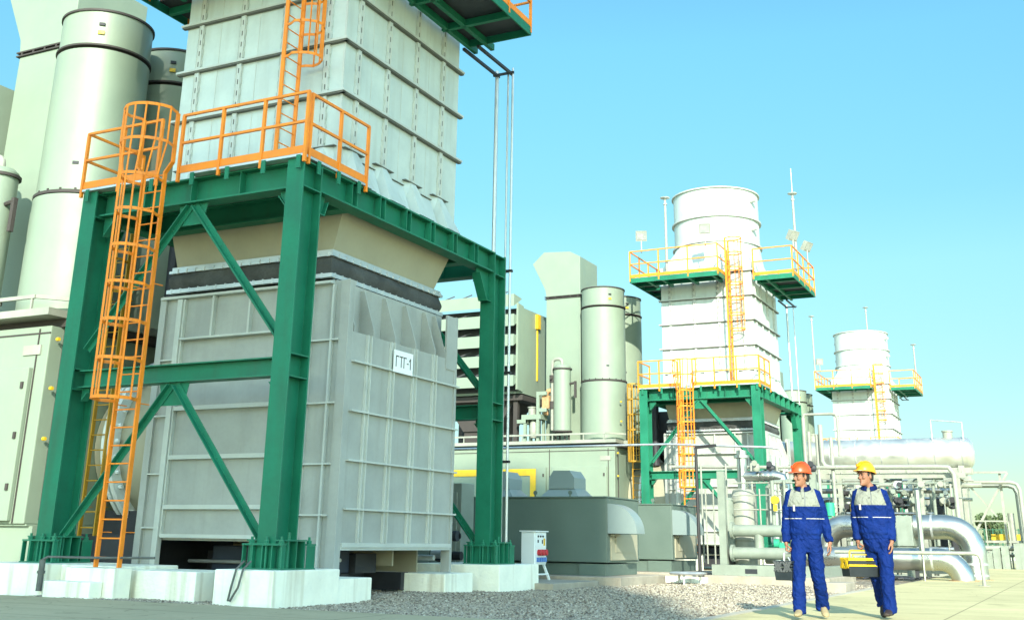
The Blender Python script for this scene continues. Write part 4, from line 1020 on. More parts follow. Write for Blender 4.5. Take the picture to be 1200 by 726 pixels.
# ------------------------------------------------------------------ filter skid (left of the men)
def filter_skid():
    t = thing('filter_skid','pale skid of filters, vertical vessel and two capped header pipes left of the orange-helmet worker','pipe skid',(-6.6,29.2,0))
    b = MB(); b.box(-8.5,-5.5,27.75,31.2,-.15,.14); part('foundation', b, CONC, t, smooth=False, bevel=.012)
    b = MB(); b.box(-8.38,-5.7,28,28.12,.141,.385); b.box(-8.38,-8.2,28.121,30.9,.141,.38); b.box(-5.88,-5.7,28.121,30.9,.141,.38); b.box(-8.37,-5.71,28.13,30.9,.30,.36)
    for xx in (-8.05,-7.5): b.tube((xx,28,.15),(xx,27.93,.08),.02,6)
    part('base_beam', b, PIPEG, t, smooth=False)
    b = MB(); b.box(-7.55,-7.25,27.995,27.999,.19,.30); part('fork_pocket', b, INK, t, smooth=False)
    b = MB(); b.box(-8.22,-8.04,28.2,28.36,.386,2.62); b.box(-6.3,-6.16,30.2,30.34,.386,2.7); b.box(-8.2,-8.06,30.5,30.64,.386,2.7); b.box(-5.9,-5.76,28.2,28.34,.386,2.4)
    parts('post', b, PIPEG, t, smooth=False)
    b = MB(); b.lathe((-7.33,29.0,0),[(.19,.75),(.19,1.95),(.15,2.0)],24); part('small_vessel', b, PIPEG, t)
    b = MB(); b.lathe((-7.33,29.0,0),[(.17,.386),(.17,.749)],16); part('vessel_skirt', b, BLACK, t)
    b = MB(); b.lathe((-6.85,29.3,0),[(.34,.386),(.34,.95),(.36,.96),(.36,1.02),(.32,1.03),(.32,2.05),(.26,2.2),(.08,2.26)],32); part('vessel', b, PIPEW, t)
    b = MB(); b.lathe((-6.9,29.3,0),[(.13,2.2),(.13,3.0),(.2,3.01),(.2,3.08),(.13,3.09),(.13,3.2)],16); b.path([(-6.9,29.3,2.55),(-6.5,29.3,2.55),(-6.05,29.3,2.55),(-5.86,29.3,2.5),(-5.80,29.3,2.3),(-5.80,29.3,.5)],.13,12)
    for k in range(4): b.lathe((-6.5+.13*k,29.3,2.55),[(.155,0),(.155,.05)],14,'x')
    part('insulated_pipe', b, SILVER, t)
    for z,y in ((1.19,28.4),(.66,28.35)):
        b = MB(); b.tube((-7.6,y,z),(-5.5,y,z),.14,18); b.lathe((-7.66,y,z),[(.20,0),(.20,.07)],20,'x'); b.lathe((-5.6,y,z),[(.20,0),(.20,.07)],20,'x'); part('header_pipe', b, PIPEG, t)
    b = MB(); b.tube((-6.55,28.4,.68),(-6.55,28.4,1.18),.115,14); b.tube((-6.2,28.6,1.2),(-6.2,28.6,2.4),.05,10); b.tube((-5.9,28.6,1.2),(-5.9,28.6,2.4),.035,10); b.path([(-5.8,29.0,2.4),(-6.25,29.0,2.38),(-6.42,29.0,2.25),(-6.45,29,1.2)],.055,10)
    parts('connecting_pipe', b, PIPEG, t)
    b = MB()
    for x_ in (-8.45,-7.75,-7.05,-6.35,-5.65): b.tube((x_,30.4,.386),(x_,30.4,2.95),.028,8)
    for z_ in (1.7,2.05,2.35): b.tube((-7.1,28.7,z_),(-5.2,28.7,z_),.018,8)
    for x_ in (-7.8,-7.6,-6.4,-5.6): b.tube((x_,28.6,.386),(x_,28.6,2.2),.02,8)
    parts('instrument_tube', b, PIPEW, t)
    b = MB(); b.lathe((-5.35,28.4,1.92),[(.10,-.05),(.10,.05)],16,'y'); b.box(-5.39,-5.31,28.37,28.43,1.66,1.81); part('yellow_gauge', b, YELLOW, t)
    b = MB(); b.lathe((-5.95,28.5,.9),[(.11,-.06),(.11,.06)],14,'x'); b.box(-6.05,-5.7,28.5,28.75,.78,.92); part('green_valve', b, GREENP, t)
    r2 = random.Random(3)
    for k in range(14):
        b = MB(); x_ = r2.uniform(-7.0,-5.2); z_ = r2.choice((.5,.9,1.45,2.3,2.75)); y_ = r2.uniform(28.9,30.2)
        b.lathe((x_,y_,z_),[(.07,-.1),(.1,-.05),(.1,.05),(.07,.1)],10,r2.choice('xz')); b.tube((x_,y_,z_),(x_,y_-.16,z_+.1),.015,6); b.lathe((x_,y_-.16,z_+.1),[(.075,-.01),(.075,.01)],12,'y')
        part('valve', b, r2.choice((PIPEW,STEEL,DARK,PIPEG)), t)
    for ch in t.children:
        k = ch.name.split('.')[0]
        if k in ('foundation','base_beam','fork_pocket','post'): continue
        ch.location.x += {'header_pipe':-.3,'vessel':-1.0,'small_vessel':-.9,'vessel_skirt':-.9,'yellow_gauge':-1.47,'connecting_pipe':-.72,'insulated_pipe':-.95,'green_valve':-.9}.get(k,-.85)
filter_skid()

# ------------------------------------------------------------------ pipe rack behind the men
def pipe_rack():
    t = thing('gas_pipe_skid','dense pale pipework skid with many valves behind the two workers','pipe skid',(-5.6,38.5,0))
    r2 = random.Random(11)
    b = MB()
    for x_ in (-8.0,-6.9,-5.6,-4.45,-3.35):
        for y_ in (37.6,39.6): b.box(x_-.07,x_+.07,y_-.07,y_+.07,0,2.9)
    for y_ in (37.6,39.6):
        b.bar((-8.2,y_,2.98),(-3.1,y_,2.98),.12,.16); b.bar((-8.2,y_,1.33),(-3.3,y_,1.33),.12,.12); b.bar((-8.2,y_,.2),(-3.3,y_,.2),.15,.2)
    for x_ in (-8.0,-5.6,-3.35): b.bar((x_,37.67,2.975),(x_,39.53,2.975),.11,.12)
    part('frame', b, PIPEW, t, smooth=False)
    for k in range(36):
        b = MB(); x_ = -7.8+4.4*k/35+r2.uniform(-.06,.06); y_ = r2.uniform(37.5,39.8); rr = r2.choice((.02,.025,.03,.04,.05,.07))
        z0 = r2.choice((.3,.9,1.4)); z1 = r2.choice((2.3,2.7,2.9))
        b.path([(x_,y_,z0),(x_,y_,z1-.12),(x_+.05,y_,z1-.03),(x_+.14,y_,z1),(x_+r2.uniform(.3,.8),y_,z1)],rr,8)
        part('riser_pipe', b, r2.choice((PIPEW,PIPEG,SILVER,PIPEW)), t)
    for k in range(9):
        b = MB(); z_ = (.55,.8,1.05,1.6,1.85,2.1,2.35,2.55,2.75)[k]; y_ = r2.uniform(37.4,39.4); x0 = r2.uniform(-8.2,-7.2); x1 = r2.uniform(-4.4,-3.3)
        b.tube((x0,y_,z_),(x1,y_,z_),r2.choice((.03,.045,.06,.08)),8); part('header_pipe', b, r2.choice((PIPEW,SILVER,PIPEG)), t)
    for k in range(46):
        b = MB(); x_ = r2.uniform(-7.7,-3.4); z_ = r2.choice((.6,1.5,1.75,2.0,2.2,2.45,2.65)); y_ = r2.uniform(37.1,38.6); s_ = r2.uniform(.7,1.3)
        ax = r2.choice('xz'); b.lathe((x_,y_,z_),[(.06*s_,-.13*s_),(.10*s_,-.12*s_),(.10*s_,-.08*s_),(.06*s_,-.06*s_),(.08*s_,0),(.06*s_,.06*s_),(.10*s_,.08*s_),(.10*s_,.12*s_),(.06*s_,.13*s_)],10,ax)
        b.tube((x_,y_,z_),(x_,y_-.22*s_,z_+.04),.02,6); b.lathe((x_,y_-.22*s_,z_+.04),[(.09*s_,-.012),(.09*s_,.012)],12,'y')
        part('valve', b, r2.choice((PIPEW,STEEL,DARK,PIPEW,BLACK,PIPEG)), t)
    for k in range(9):
        b = MB(); x_ = -7.8+.52*k+r2.uniform(-.08,.08); b.box(x_-.16,x_+.14,39.0,39.35,.3+.2*(k%3),1.2+.4*(k%4)); b.lathe((x_,38.9,1.75+.2*(k%3)),[(.12,-.16),(.14,-.12),(.14,.12),(.12,.16)],12,'y'); part('instrument_box', b, (DARK,BLACK,PIPEG,DARK)[k%4], t)
    b = MB(); b.lathe((-6.45,37.0,1.95),[(.08,-.14),(.09,.14)],12); b.box(-6.52,-6.38,36.95,37.05,1.62,1.80); part('yellow_actuator', b, YELLOW, t)
    b = MB(); b.lathe((-7.15,37.0,1.95),[(.14,-.2),(.14,.2)],12); b.box(-7.25,-7.05,36.9,37.1,1.5,1.72); part('green_actuator', b, GREENP, t)
    b = MB()
    for x_,z1 in ((-7.9,4.85),(-7.75,4.4),(-7.5,4.3),(-7.05,4.2)): b.tube((x_,37.4,.2),(x_,37.4,z1),.06,10)
    b.path([(-7.9,37.4,4.85),(-7.85,37.4,4.95),(-7.0,37.4,4.95),(-6.85,37.4,4.93),(-6.8,37.4,4.8),(-6.8,37.4,3.6)],.05,10)
    b.path([(-7.35,37.3,4.6),(-7.35,37.3,3.45),(-7.28,37.3,3.3),(-7.1,37.3,3.25),(-3.9,37.3,3.22),(-3.55,37.3,3.2),(-3.42,37.3,3.0),(-3.4,37.3,.3)],.075,12)
    parts('tall_pipe', b, PIPEW, t)
pipe_rack()
b = MB(); b.box(-6.0,-4.5,35.1,36.2,.88,1.72); b.box(-5.95,-4.55,35.15,36.15,.84,.879)
for x_ in (-5.8,-4.7): b.box(x_-.06,x_+.06,35.2,36.1,-.02,.839)
solo('insulated_box', b, PIPEG, 'pale bluish insulated box on legs behind the yellow-helmet worker', 'box', smooth=False, bevel=.015)
def bigpipe(name, label, pts, r, flange=()):
    t = thing(name, label, 'pipe', pts[0], 'thick silver clad pipes behind the workers')
    b = MB(); b.path(pts, r, 24); part('cladding', b, SILVER, t, ang=40)
    b = MB()
    for (p, ax) in flange: b.lathe(p, [(r+.012,-.03),(r+.012,.03)], 28, ax)
    parts('band', b, STEEL, t)
    b = MB(); b.lathe((pts[-1][0],pts[-1][1],0),[(r+.10,-.02),(r+.10,.012)],24); part('ground_collar', b, RUST, t)
def arc(cx, cz, y, r, a0, a1, n=7): return [(cx+r*cos(radians(a0+(a1-a0)*k/n)), y, cz+r*sin(radians(a0+(a1-a0)*k/n))) for k in range(n+1)]
bigpipe('silver_pipe','upper thick silver pipe bending down into the pavement right of the yellow-helmet worker',[(-4.49,35.6,1.42),(-4.2,35.6,1.42)]+arc(-3.63,.74,35.6,.68,90,0)+[(-2.95,35.6,.4),(-2.95,35.6,0)],.345,(((-4.0,35.6,1.42),'x'),((-2.95,35.6,.42),'z'),((-2.95,35.6,.12),'z')))
bigpipe('silver_pipe','lower thick silver pipe lying near the pavement and bending down at its right end',[(-7.6,34,.545),(-4.0,34,.545)]+arc(-3.72,-.03,34,.575,90,0)+[(-3.145,34,-.05)],.30,(((-5.5,34,.545),'x'),((-3.9,34,.545),'x')))
bigpipe('silver_pipe','curved silver pipe arching up between the two workers',[(-7.05,35.4,0),(-7.05,35.4,.75)]+arc(-6.42,.80,35.4,.63,180,90)+[(-6.01,35.4,1.43)],.33,(((-6.12,35.4,1.43),'x'),))
b = MB(); b.bar((-4.33,34,-.02),(-4.33,34,.25),.10,.10,(0,1,0)); solo('pipe_support', b, DARK, 'short dark post under the lower silver pipe','support', smooth=False)
b = MB(); b.tube((-4.05,33.2,.70),(-4.05,33.2,2.35),.075,14); b.lathe((-4.05,33.2,.70),[(.11,0),(.11,.05)],14); b.tube((-4.05,33.2,-.02),(-4.05,33.2,.71),.035,8)
solo('silver_post', b, SILVER, 'upright thin silver pipe in front of the upper silver pipe', 'pipe')
b = MB(); b.path([(-5.8,30.2,.72),(-2.5,30.2,.735),(-2.40,30.2,.70),(-2.36,30.2,.6),(-2.34,30.2,.0)],.045,12); b.lathe((-2.34,30.2,0),[(.14,-.01),(.14,.012)],16)
solo('hand_rail', b, PIPEW, 'white single-tube rail bending down to the pavement in front of the silver pipes', 'rail')
def tank():
    t = thing('silver_tank','long horizontal silver clad tank above the pale pipework', 'tank', (-8,52,2.6))
    b = MB(); b.lathe((-13.5,52,4.70),[(.10,-.2),(.45,-.12),(.62,0),(.66,.1),(.66,9.35),(.60,9.5),(.42,9.62),(.1,9.66)],40,'x'); part('shell', b, SILVERT, t, ang=50)
    b = MB()
    for k in range(9): b.lathe((-13.1+1.1*k,52,4.70),[(.666,-.03),(.672,0),(.666,.03)],40,'x')
    parts('cladding_band', b, STEEL, t)
    b = MB(); b.lathe((-4.85,52,5.3),[(.20,0),(.20,.28),(.24,.29),(.24,.34)],20); b.lathe((-10.6,52,5.3),[(.20,0),(.20,.28),(.24,.29),(.24,.34)],20); parts('nozzle', b, PIPEW, t)
    b = MB()
    for a,c in (((-5.45,51.6),(-4.2,51.6)),): b.path([(-5.45,51.6,5.2),(-5.45,51.6,6.08),(-4.2,51.6,5.95),(-4.2,51.6,5.2)],.035,8)
    part('top_rail', b, STEEL, t)
    b = MB()
    for x_ in (-12.5,-9.5,-6.5,-4.4): b.box(x_-.12,x_+.12,51.46,52.54,0,4.15)
    for y_ in (51.6,52.4): b.bar((-13,y_,3.95),(-4.0,y_,3.95),.2,.24)
    for k in range(16): b.tube((-12.6+.55*k,51.2+.1*(k%3),.2),(-12.6+.55*k,51.2+.1*(k%3),3.9),.05,8)
    part('support_frame', b, PIPEW, t, smooth=False)
tank()
def right_rack():
    t = thing('pipe_bridge','white pipe bridge with diagonal braces at the right edge of the photo','pipe rack',(-3.4,56,0))
    b = MB(); b.bar((-6,56,4.13),(-2.86,56,4.11),.09,.09); b.bar((-2.86,56,4.1),(-4.6,56,1.3),.10,.10,(0,1,0)); b.bar((-4.5,56.1,3.5),(-3.5,56.1,2.2),.08,.08,(0,1,0))
    for x_ in (-4.6,-3.2,-5.5): b.bar((x_,56.15,0),(x_,56.15,4.1),.11,.11,(0,1,0))
    b.bar((-5,56.1,1.12),(-1.0,56.1,1.14),.10,.10); b.bar((-4.6,55.8,2.0),(-3.05,55.8,2.0),.06,.06); b.bar((-3.05,55.8,0),(-3.05,55.8,2.0),.06,.06,(0,1,0)); b.bar((-4.0,55.8,0),(-4.0,55.8,2.0),.05,.05,(0,1,0))
    part('steelwork', b, PIPEW, t, smooth=False)
    for dy,dz,dx in ((0,0,0),(.5,-.14,-.16)):
        b = MB(); b.path([(-5.5+dx,55.6+dy,3.68+dz),(-2.75+dx,55.6+dy,3.66+dz),(-2.52+dx,55.6+dy,3.58+dz),(-2.42+dx,55.6+dy,3.35+dz),(-2.4+dx,55.6+dy,1.0),(-2.38+dx,55.6+dy,0)],.085,12); part('pipe', b, PIPEW, t)
    b = MB(); b.tube((-6,55.2,.85),(-.5,55.2,.85),.11,12); b.tube((-6,55.4,.55),(-.5,55.4,.55),.06,12); part('low_pipe', b, PIPEW, t)
    b = MB(); r2 = random.Random(5)
    for k in range(14): x_ = r2.uniform(-6,-1.6); b.box(x_-.15,x_+.15,54.6+.013*k,55.0+.011*k,0,r2.uniform(.5,1.1))
    parts('pump_block', b, PIPEG, t, smooth=False)
    b = MB(); b.box(-3.9,-2.2,57,57.1,1.2,1.45); part('yellow_beam', b, YELLOW, t, smooth=False)
    b = MB(); b.tube((-2.95,56.4,.8),(-2.95,56.4,2.35),.14,14); part('upright_vessel', b, PIPEW, t)
right_rack()
b = MB()
for k in range(60): x_ = -14+.62*k; b.bar((x_,98,-.1),(x_,98,2.3),.07,.07,(0,1,0))
for z_ in (.2,1.1,2.2): b.bar((-14,98,z_),(23,98,z_),.05,.05)
for k in range(300): x_ = -14+.123*k; b.bar((x_,98,.1),(x_,98,2.25),.02,.02,(0,1,0))
solo('perimeter_fence', b, mat('fence_paint',(.02,.10,.055),.6), 'green wire fence in the far background at the right edge', 'fence', smooth=False)
b = MB(); b.prism([(-40,-.11),(60,-.11),(60,.3),(-40,.3)],'y',99.5,99.7); solo('fence_wall', b, WHITEC, 'low pale wall behind the far fence', 'wall', smooth=False)
# small debris: coiled hose on the pavement by the pipes
b = MB(); r2 = random.Random(2)
b.path([(-5.6+.12*k,32.8+.25*sin(k*1.3),.02+.05*abs(sin(k*.9))) for k in range(14)],.025,6); b.path([(-5.0+.1*k,33.0+.2*cos(k*1.7),.03+.08*abs(sin(k*1.4))) for k in range(8)],.02,6)
solo('loose_hose', b, DARK, 'dark loose hose lying on the pavement under the lower silver pipe', 'hose')
b = MB(); b.box(-5.0,-4.55,24.6,25.6,-.12,.14); solo('concrete_block', b, CONC, 'stained concrete block on the gravel edge between the two workers', 'concrete block', smooth=False, bevel=.015)

# ------------------------------------------------------------------ trees
def tree(x, y, h, r, label, seed):
    t = thing('tree', label, 'tree', (x,y,-.1), 'trees beyond the far fence')
    r2 = random.Random(seed)
    b = MB(); b.path([(x,y,-.1),(x+.05,y,h*.3),(x-.05,y+.1,h*.6)],[.22,.16,.08],8)
    for k in range(6):
        a = k*1.05; b.path([(x,y,h*.3),(x+r*.6*cos(a),y+r*.6*sin(a),h*(.5+.05*k))],[.09,.03],6)
    part('trunk', b, mat('bark',(.10,.075,.05),.9), t)
    b = MB()
    cl = [(r2.uniform(-.7,.7)*r, r2.uniform(-.7,.7)*r, h*r2.uniform(.35,.85), r*r2.uniform(.3,.5)) for _ in range(16)]
    for k in range(5200):
        c = cl[k % len(cl)]; d = Vector((r2.gauss(0,1),r2.gauss(0,1),r2.gauss(0,1))).normalized()*c[3]*r2.uniform(.5,1.05)
        p = Vector((x+c[0],y+c[1],c[2]))+Vector((d.x,d.y,d.z*.8)); u = Vector((r2.gauss(0,1),r2.gauss(0,1),r2.gauss(0,1))).normalized(); v = u.orthogonal().normalized(); s_ = r2.uniform(.08,.17)
        b.add([p-u*s_,p+v*s_*.6,p+u*s_,p-v*s_*.6],[(0,1,2,3)])
    part('crown', b, LEAF, t, smooth=False)
LEAF = mat('leaves',(.085,.125,.05),.7,var=.5,scale=.9)
tree(-7.3,112,4.1,1.5,'broad bushy tree beyond the fence under the pipe bridge',1)
tree(-4.6,114,2.9,1.0,'smaller bushy tree to the right of the broad one beyond the fence',2)

# ------------------------------------------------------------------ unseen cylinder added far behind the camera: it shades the near tower and the road
def add_shade_caster():
    t = thing('unseen_shade_caster','tall unseen cylinder added far behind the camera whose shadow falls over the near tower','chimney',(27.6,-60,-.12))
    b = MB(); b.lathe((27.6,-60,-.12),[(5.45,0),(5.3,55)],48); part('shaft', b, CONC, t)
    for z in (20,40,54):
        b = MB(); b.lathe((27.6,-60,z),[(5.45,0),(5.62,.02),(5.62,.25),(5.42,.27)],48); part('band', b, RED, t)
add_shade_caster()
# ------------------------------------------------------------------ people
def remesh(mb_list, voxel, smooth_iter=2, fac=.5, wrinkle=None):
    me = bpy.data.meshes.new('tmp'); vs, fs = [], []
    for mb in mb_list:
        o = len(vs); vs += mb.v; fs += [tuple(i+o for i in f) for f in mb.f]
    me.from_pydata([tuple(v) for v in vs], [], fs)
    bm = bmesh.new(); bm.from_mesh(me); bmesh.ops.recalc_face_normals(bm, faces=bm.faces); bm.to_mesh(me); bm.free()
    ob = bpy.data.objects.new('tmp', me); COL.objects.link(ob)
    md = ob.modifiers.new('r','REMESH'); md.mode = 'VOXEL'; md.voxel_size = voxel; md.adaptivity = 0
    if smooth_iter:
        sm = ob.modifiers.new('s','SMOOTH'); sm.iterations = smooth_iter; sm.factor = fac
    bpy.context.view_layer.update()
    out = bpy.data.meshes.new_from_object(ob.evaluated_get(bpy.context.evaluated_depsgraph_get()))
    bpy.data.objects.remove(ob)
    if wrinkle:
        nrm = [v.normal.copy() for v in out.vertices]
        for v, n in zip(out.vertices, nrm): v.co = v.co + n*wrinkle(v.co)
        out.update()
    for p in out.polygons: p.use_smooth = True
    out.materials.clear(); return out
def mpart(name, me, m, parent):
    o = bpy.data.objects.new(name, me); COL.objects.link(o); me.materials.append(m); o.parent = parent; me.name = name
    ORG[o.name] = (0,0,0); return o
def ell_ring(c, rx, ry, n=24, tilt=0, e=2.0):
    out = []
    for j in range(n):
        a = 2*pi*j/n; ca, sa = cos(a), sin(a)
        x = rx*abs(ca)**(2/e)*(1 if ca>=0 else -1); y = ry*abs(sa)**(2/e)*(1 if sa>=0 else -1)
        out.append((c[0]+x, c[1]+y, c[2]+tilt*y))
    return out
def head_mb(yaw):
    prof = [(-.120,.020,-.078,-.040),(-.113,.034,-.091,-.015),(-.096,.046,-.094,.015),(-.075,.054,-.090,.045),(-.050,.061,-.088,.066),(-.020,.067,-.086,.080),(.0,.070,-.082,.088),(.018,.072,-.086,.093),(.034,.074,-.089,.096),(.060,.074,-.084,.096),(.085,.066,-.070,.084),(.105,.047,-.046,.060),(.117,.022,-.018,.028)]
    n = 28; rings = []
    for z,hw,yf,yb in prof:
        yc = (yf+yb)/2 if False else .005
        ring = []
        for j in range(n):
            a = 2*pi*j/n; ca, sa = cos(a), sin(a)
            ry = (yb-yc) if sa>0 else (yc-yf)
            ring.append((hw*ca, yc+ry*sa, z))
        rings.append(ring)
    mbs = [MB().loft(rings)]
    m = MB(); m.loft([[(-.010,-.083,.012),(.010,-.083,.012),(.008,-.092,.012),(-.008,-.092,.012)],[(-.014,-.082,-.018),(.014,-.082,-.018),(.010,-.108,-.016),(-.010,-.108,-.016)],[(-.017,-.080,-.036),(.017,-.080,-.036),(.011,-.115,-.032),(-.011,-.115,-.032)],[(-.014,-.080,-.044),(.014,-.080,-.044),(.008,-.098,-.044),(-.008,-.098,-.044)]]); mbs.append(m)
    m = MB(); m.ell((0,-.088,-.064),(.023,.010,.0065),12,6); mbs.append(m)
    m = MB(); m.ell((0,-.087,-.078),(.020,.010,.0075),12,6); mbs.append(m)
    m = MB(); m.ell((0,-.086,-.104),(.020,.014,.014),12,6); mbs.append(m)
    for s_ in (-1,1):
        m = MB(); m.ell((s_*.074,.014,-.012),(.009,.019,.031),12,8); mbs.append(m)
        m = MB(); m.ell((s_*.034,-.086,.026),(.024,.009,.008),12,6); mbs.append(m)      # brow ridge
        m = MB(); m.ell((s_*.042,-.070,-.026),(.022,.016,.018),12,6); mbs.append(m)     # cheek
    return mbs
def xf(mbs, M4):
    for m in mbs: m.v = [tuple(M4 @ Vector(p)) for p in m.v]
    return mbs
def hand_mbs(wrist, side, fist, fwd=(0,-1,0), down=(0,0,-1)):
    """side: +1 when the palm faces +X (right hand hanging), -1 for the left hand."""
    W = Vector(wrist); D = Vector(down).normalized(); F = Vector(fwd); F = (F-D*F.dot(D)).normalized(); Mv = D.cross(F)
    if Mv.x*side < 0: Mv = -Mv
    out = []
    r = []
    for f, wf, wm in ((-.03,.024,.020),(.0,.025,.018),(.03,.036,.016),(.06,.041,.015),(.085,.040,.014),(.095,.036,.010)):
        c = W+D*f; r.append([c+F*(wf*cos(2*pi*j/16))+Mv*(wm*sin(2*pi*j/16)) for j in range(16)])
    out.append(MB().loft(r))
    ln = (.084,.092,.086,.068); off = (.030,.0105,-.009,-.029)
    base_ang = (62,128,205) if fist else (16,42,64)
    for i in range(4):
        p = W+D*(.085-.004*abs(i-1.2))+F*off[i]; pts = [p-D*.03, p]; L = ln[i]
        sp = (off[i])*.25 if not fist else 0
        for seg, a in zip((.46,.30,.24), base_ang):
            a = radians(a+ (i*4 if not fist else 0)); d = (D*cos(a)+Mv*sin(a)+F*sp).normalized(); p = p+d*(L*seg); pts.append(p)
        out.append(MB().path(pts,[.0095,.0095,.009,.0082,.0068],8))
    p = W+D*.022+F*.026+Mv*.006
    if fist: seq = ((D*.6+F*.5+Mv*.65,.04),(D*.55-F*.05+Mv*.8,.032),(D*.2-F*.7+Mv*.5,.026))
    else: seq = ((D*.75+F*.55+Mv*.35,.042),(D*.9+F*.25+Mv*.35,.033),(D*.95+F*.05+Mv*.3,.026))
    pts = [p-D*.012, p]
    for d,l in seq: p = p+d.normalized()*l; pts.append(p)
    out.append(MB().path(pts,[.013,.0135,.0115,.0105,.008],8))
    return out
def wr(scale, amp, sq=(1,1,1), seed=0.):
    def f(c):
        v = Vector((c.x*sq[0]*scale+seed, c.y*sq[1]*scale, c.z*sq[2]*scale))
        a = noise.noise(v); b_ = 1-abs(noise.noise(v*1.9+Vector((3,7,1))))*2
        return amp*(a*.7+b_*.45)
    return f
def skinmat(name, c):
    m, nt, b = nodes(name); tc = nt.nodes.new('ShaderNodeTexCoord').outputs['Object']
    f, _ = noise_fac(nt, tc, 14, 4); cc = mixc(nt, f, tuple(x*.88 for x in c), tuple(x*1.08 for x in c))
    nt.links.new(cc, b.inputs['Base Color']); b.inputs['Roughness'].default_value=.5; b.inputs['Subsurface Weight'].default_value=.12; b.inputs['Subsurface Radius'].default_value=(.02,.008,.004); b.inputs['Subsurface Scale'].default_value=.3
    return m
SKIN = skinmat('skin',(.25,.115,.065))
def math_(nt, op, a, b_=None, c_=None):
    n = nt.nodes.new('ShaderNodeMath'); n.operation = op
    for i, v in enumerate((a,b_,c_)):
        if v is None: continue
        if hasattr(v,'links'): nt.links.new(v, n.inputs[i])
        else: n.inputs[i].default_value = v
    return n.outputs[0]
BLUE = (.0018,.0165,.115)
def cloth_bump(nt, b, tc):
    n = nt.nodes.new('ShaderNodeTexNoise'); n.inputs['Scale'].default_value=9; n.inputs['Detail'].default_value=4; n.inputs['Distortion'].default_value=1.2
    nt.links.new(tc, n.inputs['Vector']); bp = nt.nodes.new('ShaderNodeBump'); bp.inputs['Strength'].default_value=.8; bp.inputs['Distance'].default_value=.05
    nt.links.new(n.outputs[0], bp.inputs['Height']); nt.links.new(bp.outputs[0], b.inputs['Normal'])
def jacketmat(name, yoke_z, pipe_z, xs, lean):
    m, nt, b = nodes(name); tc = nt.nodes.new('ShaderNodeTexCoord').outputs['Object']
    sp = nt.nodes.new('ShaderNodeSeparateXYZ'); nt.links.new(tc, sp.inputs[0]); x,y,z = sp.outputs
    ax = math_(nt,'ABSOLUTE', math_(nt,'SUBTRACT',x,lean))
    # armhole seam leans in a little toward the shoulder
    seam = math_(nt,'ADD', math_(nt,'MULTIPLY', math_(nt,'SUBTRACT',z,1.27), -.30), xs)
    inside = math_(nt,'LESS_THAN', ax, seam)
    yk = math_(nt,'MULTIPLY', inside, math_(nt,'GREATER_THAN', z, yoke_z))
    f, _ = noise_fac(nt, tc, 6, 4); blue = mixc(nt, f, tuple(q*.85 for q in BLUE), tuple(q*1.12 for q in BLUE))
    cc = mixc(nt, yk, blue, (.205,.22,.18))
    pz = math_(nt,'LESS_THAN', math_(nt,'ABSOLUTE', math_(nt,'SUBTRACT', z, pipe_z)), .0038)
    front = math_(nt,'LESS_THAN', y, .0)
    gap = math_(nt,'GREATER_THAN', ax, .028)
    pp = math_(nt,'MULTIPLY', math_(nt,'MULTIPLY', pz, front), math_(nt,'MULTIPLY', inside, gap)); cc = mixc(nt, pp, cc, (.42,.42,.38))
    # front placket edge, shoulder seam, yoke seam, waistband seam
    def lineat(v, c0, wd): return math_(nt,'LESS_THAN', math_(nt,'ABSOLUTE', math_(nt,'SUBTRACT', v, c0)), wd)
    pl = math_(nt,'MULTIPLY', lineat(math_(nt,'SUBTRACT',x,lean), .024, .0028), front); cc = mixc(nt, math_(nt,'MULTIPLY',pl,.6), cc, (.006,.02,.10))
    ws = lineat(z, .945, .004); cc = mixc(nt, math_(nt,'MULTIPLY',ws,.6), cc, (.006,.02,.10))
    fl = math_(nt,'MULTIPLY', math_(nt,'MULTIPLY', lineat(z, yoke_z-.055, .003), front), math_(nt,'MULTIPLY', inside, math_(nt,'GREATER_THAN', ax, .04))); cc = mixc(nt, math_(nt,'MULTIPLY',fl,.6), cc, (.006,.02,.10))
    nt.links.new(cc, b.inputs['Base Color']); b.inputs['Roughness'].default_value=.75; b.inputs['Specular IOR Level'].default_value=.12; b.inputs['Sheen Weight'].default_value=.0
    cloth_bump(nt, b, tc); return m
def bluecloth(name, k=1.0):
    m, nt, b = nodes(name); tc = nt.nodes.new('ShaderNodeTexCoord').outputs['Object']
    f, _ = noise_fac(nt, tc, 5, 4); cc = mixc(nt, f, tuple(q*.82*k for q in BLUE), tuple(q*1.12*k for q in BLUE)); nt.links.new(cc, b.inputs['Base Color'])
    b.inputs['Roughness'].default_value=.75; b.inputs['Specular IOR Level'].default_value=.12; b.inputs['Sheen Weight'].default_value=.0; cloth_bump(nt, b, tc); return m
TROUS = bluecloth('blue_trouser_cloth'); COLLAR = bluecloth('collar_cloth', .6)
HAIR = mat('black_hair',(.012,.010,.009),.55,var=.3,scale=30)
ORANGEP = mat('orange_helmet_plastic',(.62,.058,.004),.35,var=.02,spec=.5)
YELLOWP = mat('yellow_helmet_plastic',(.60,.27,.004),.35,var=.02,spec=.5)
TAN = mat('tan_shoe_leather',(.27,.22,.12),.7,var=.12,scale=12)
DSHOE = mat('dark_shoe_leather',(.035,.025,.02),.45,var=.2,scale=12)
WHITE = mat('badge_white',(.42,.43,.40),.5,var=.02)

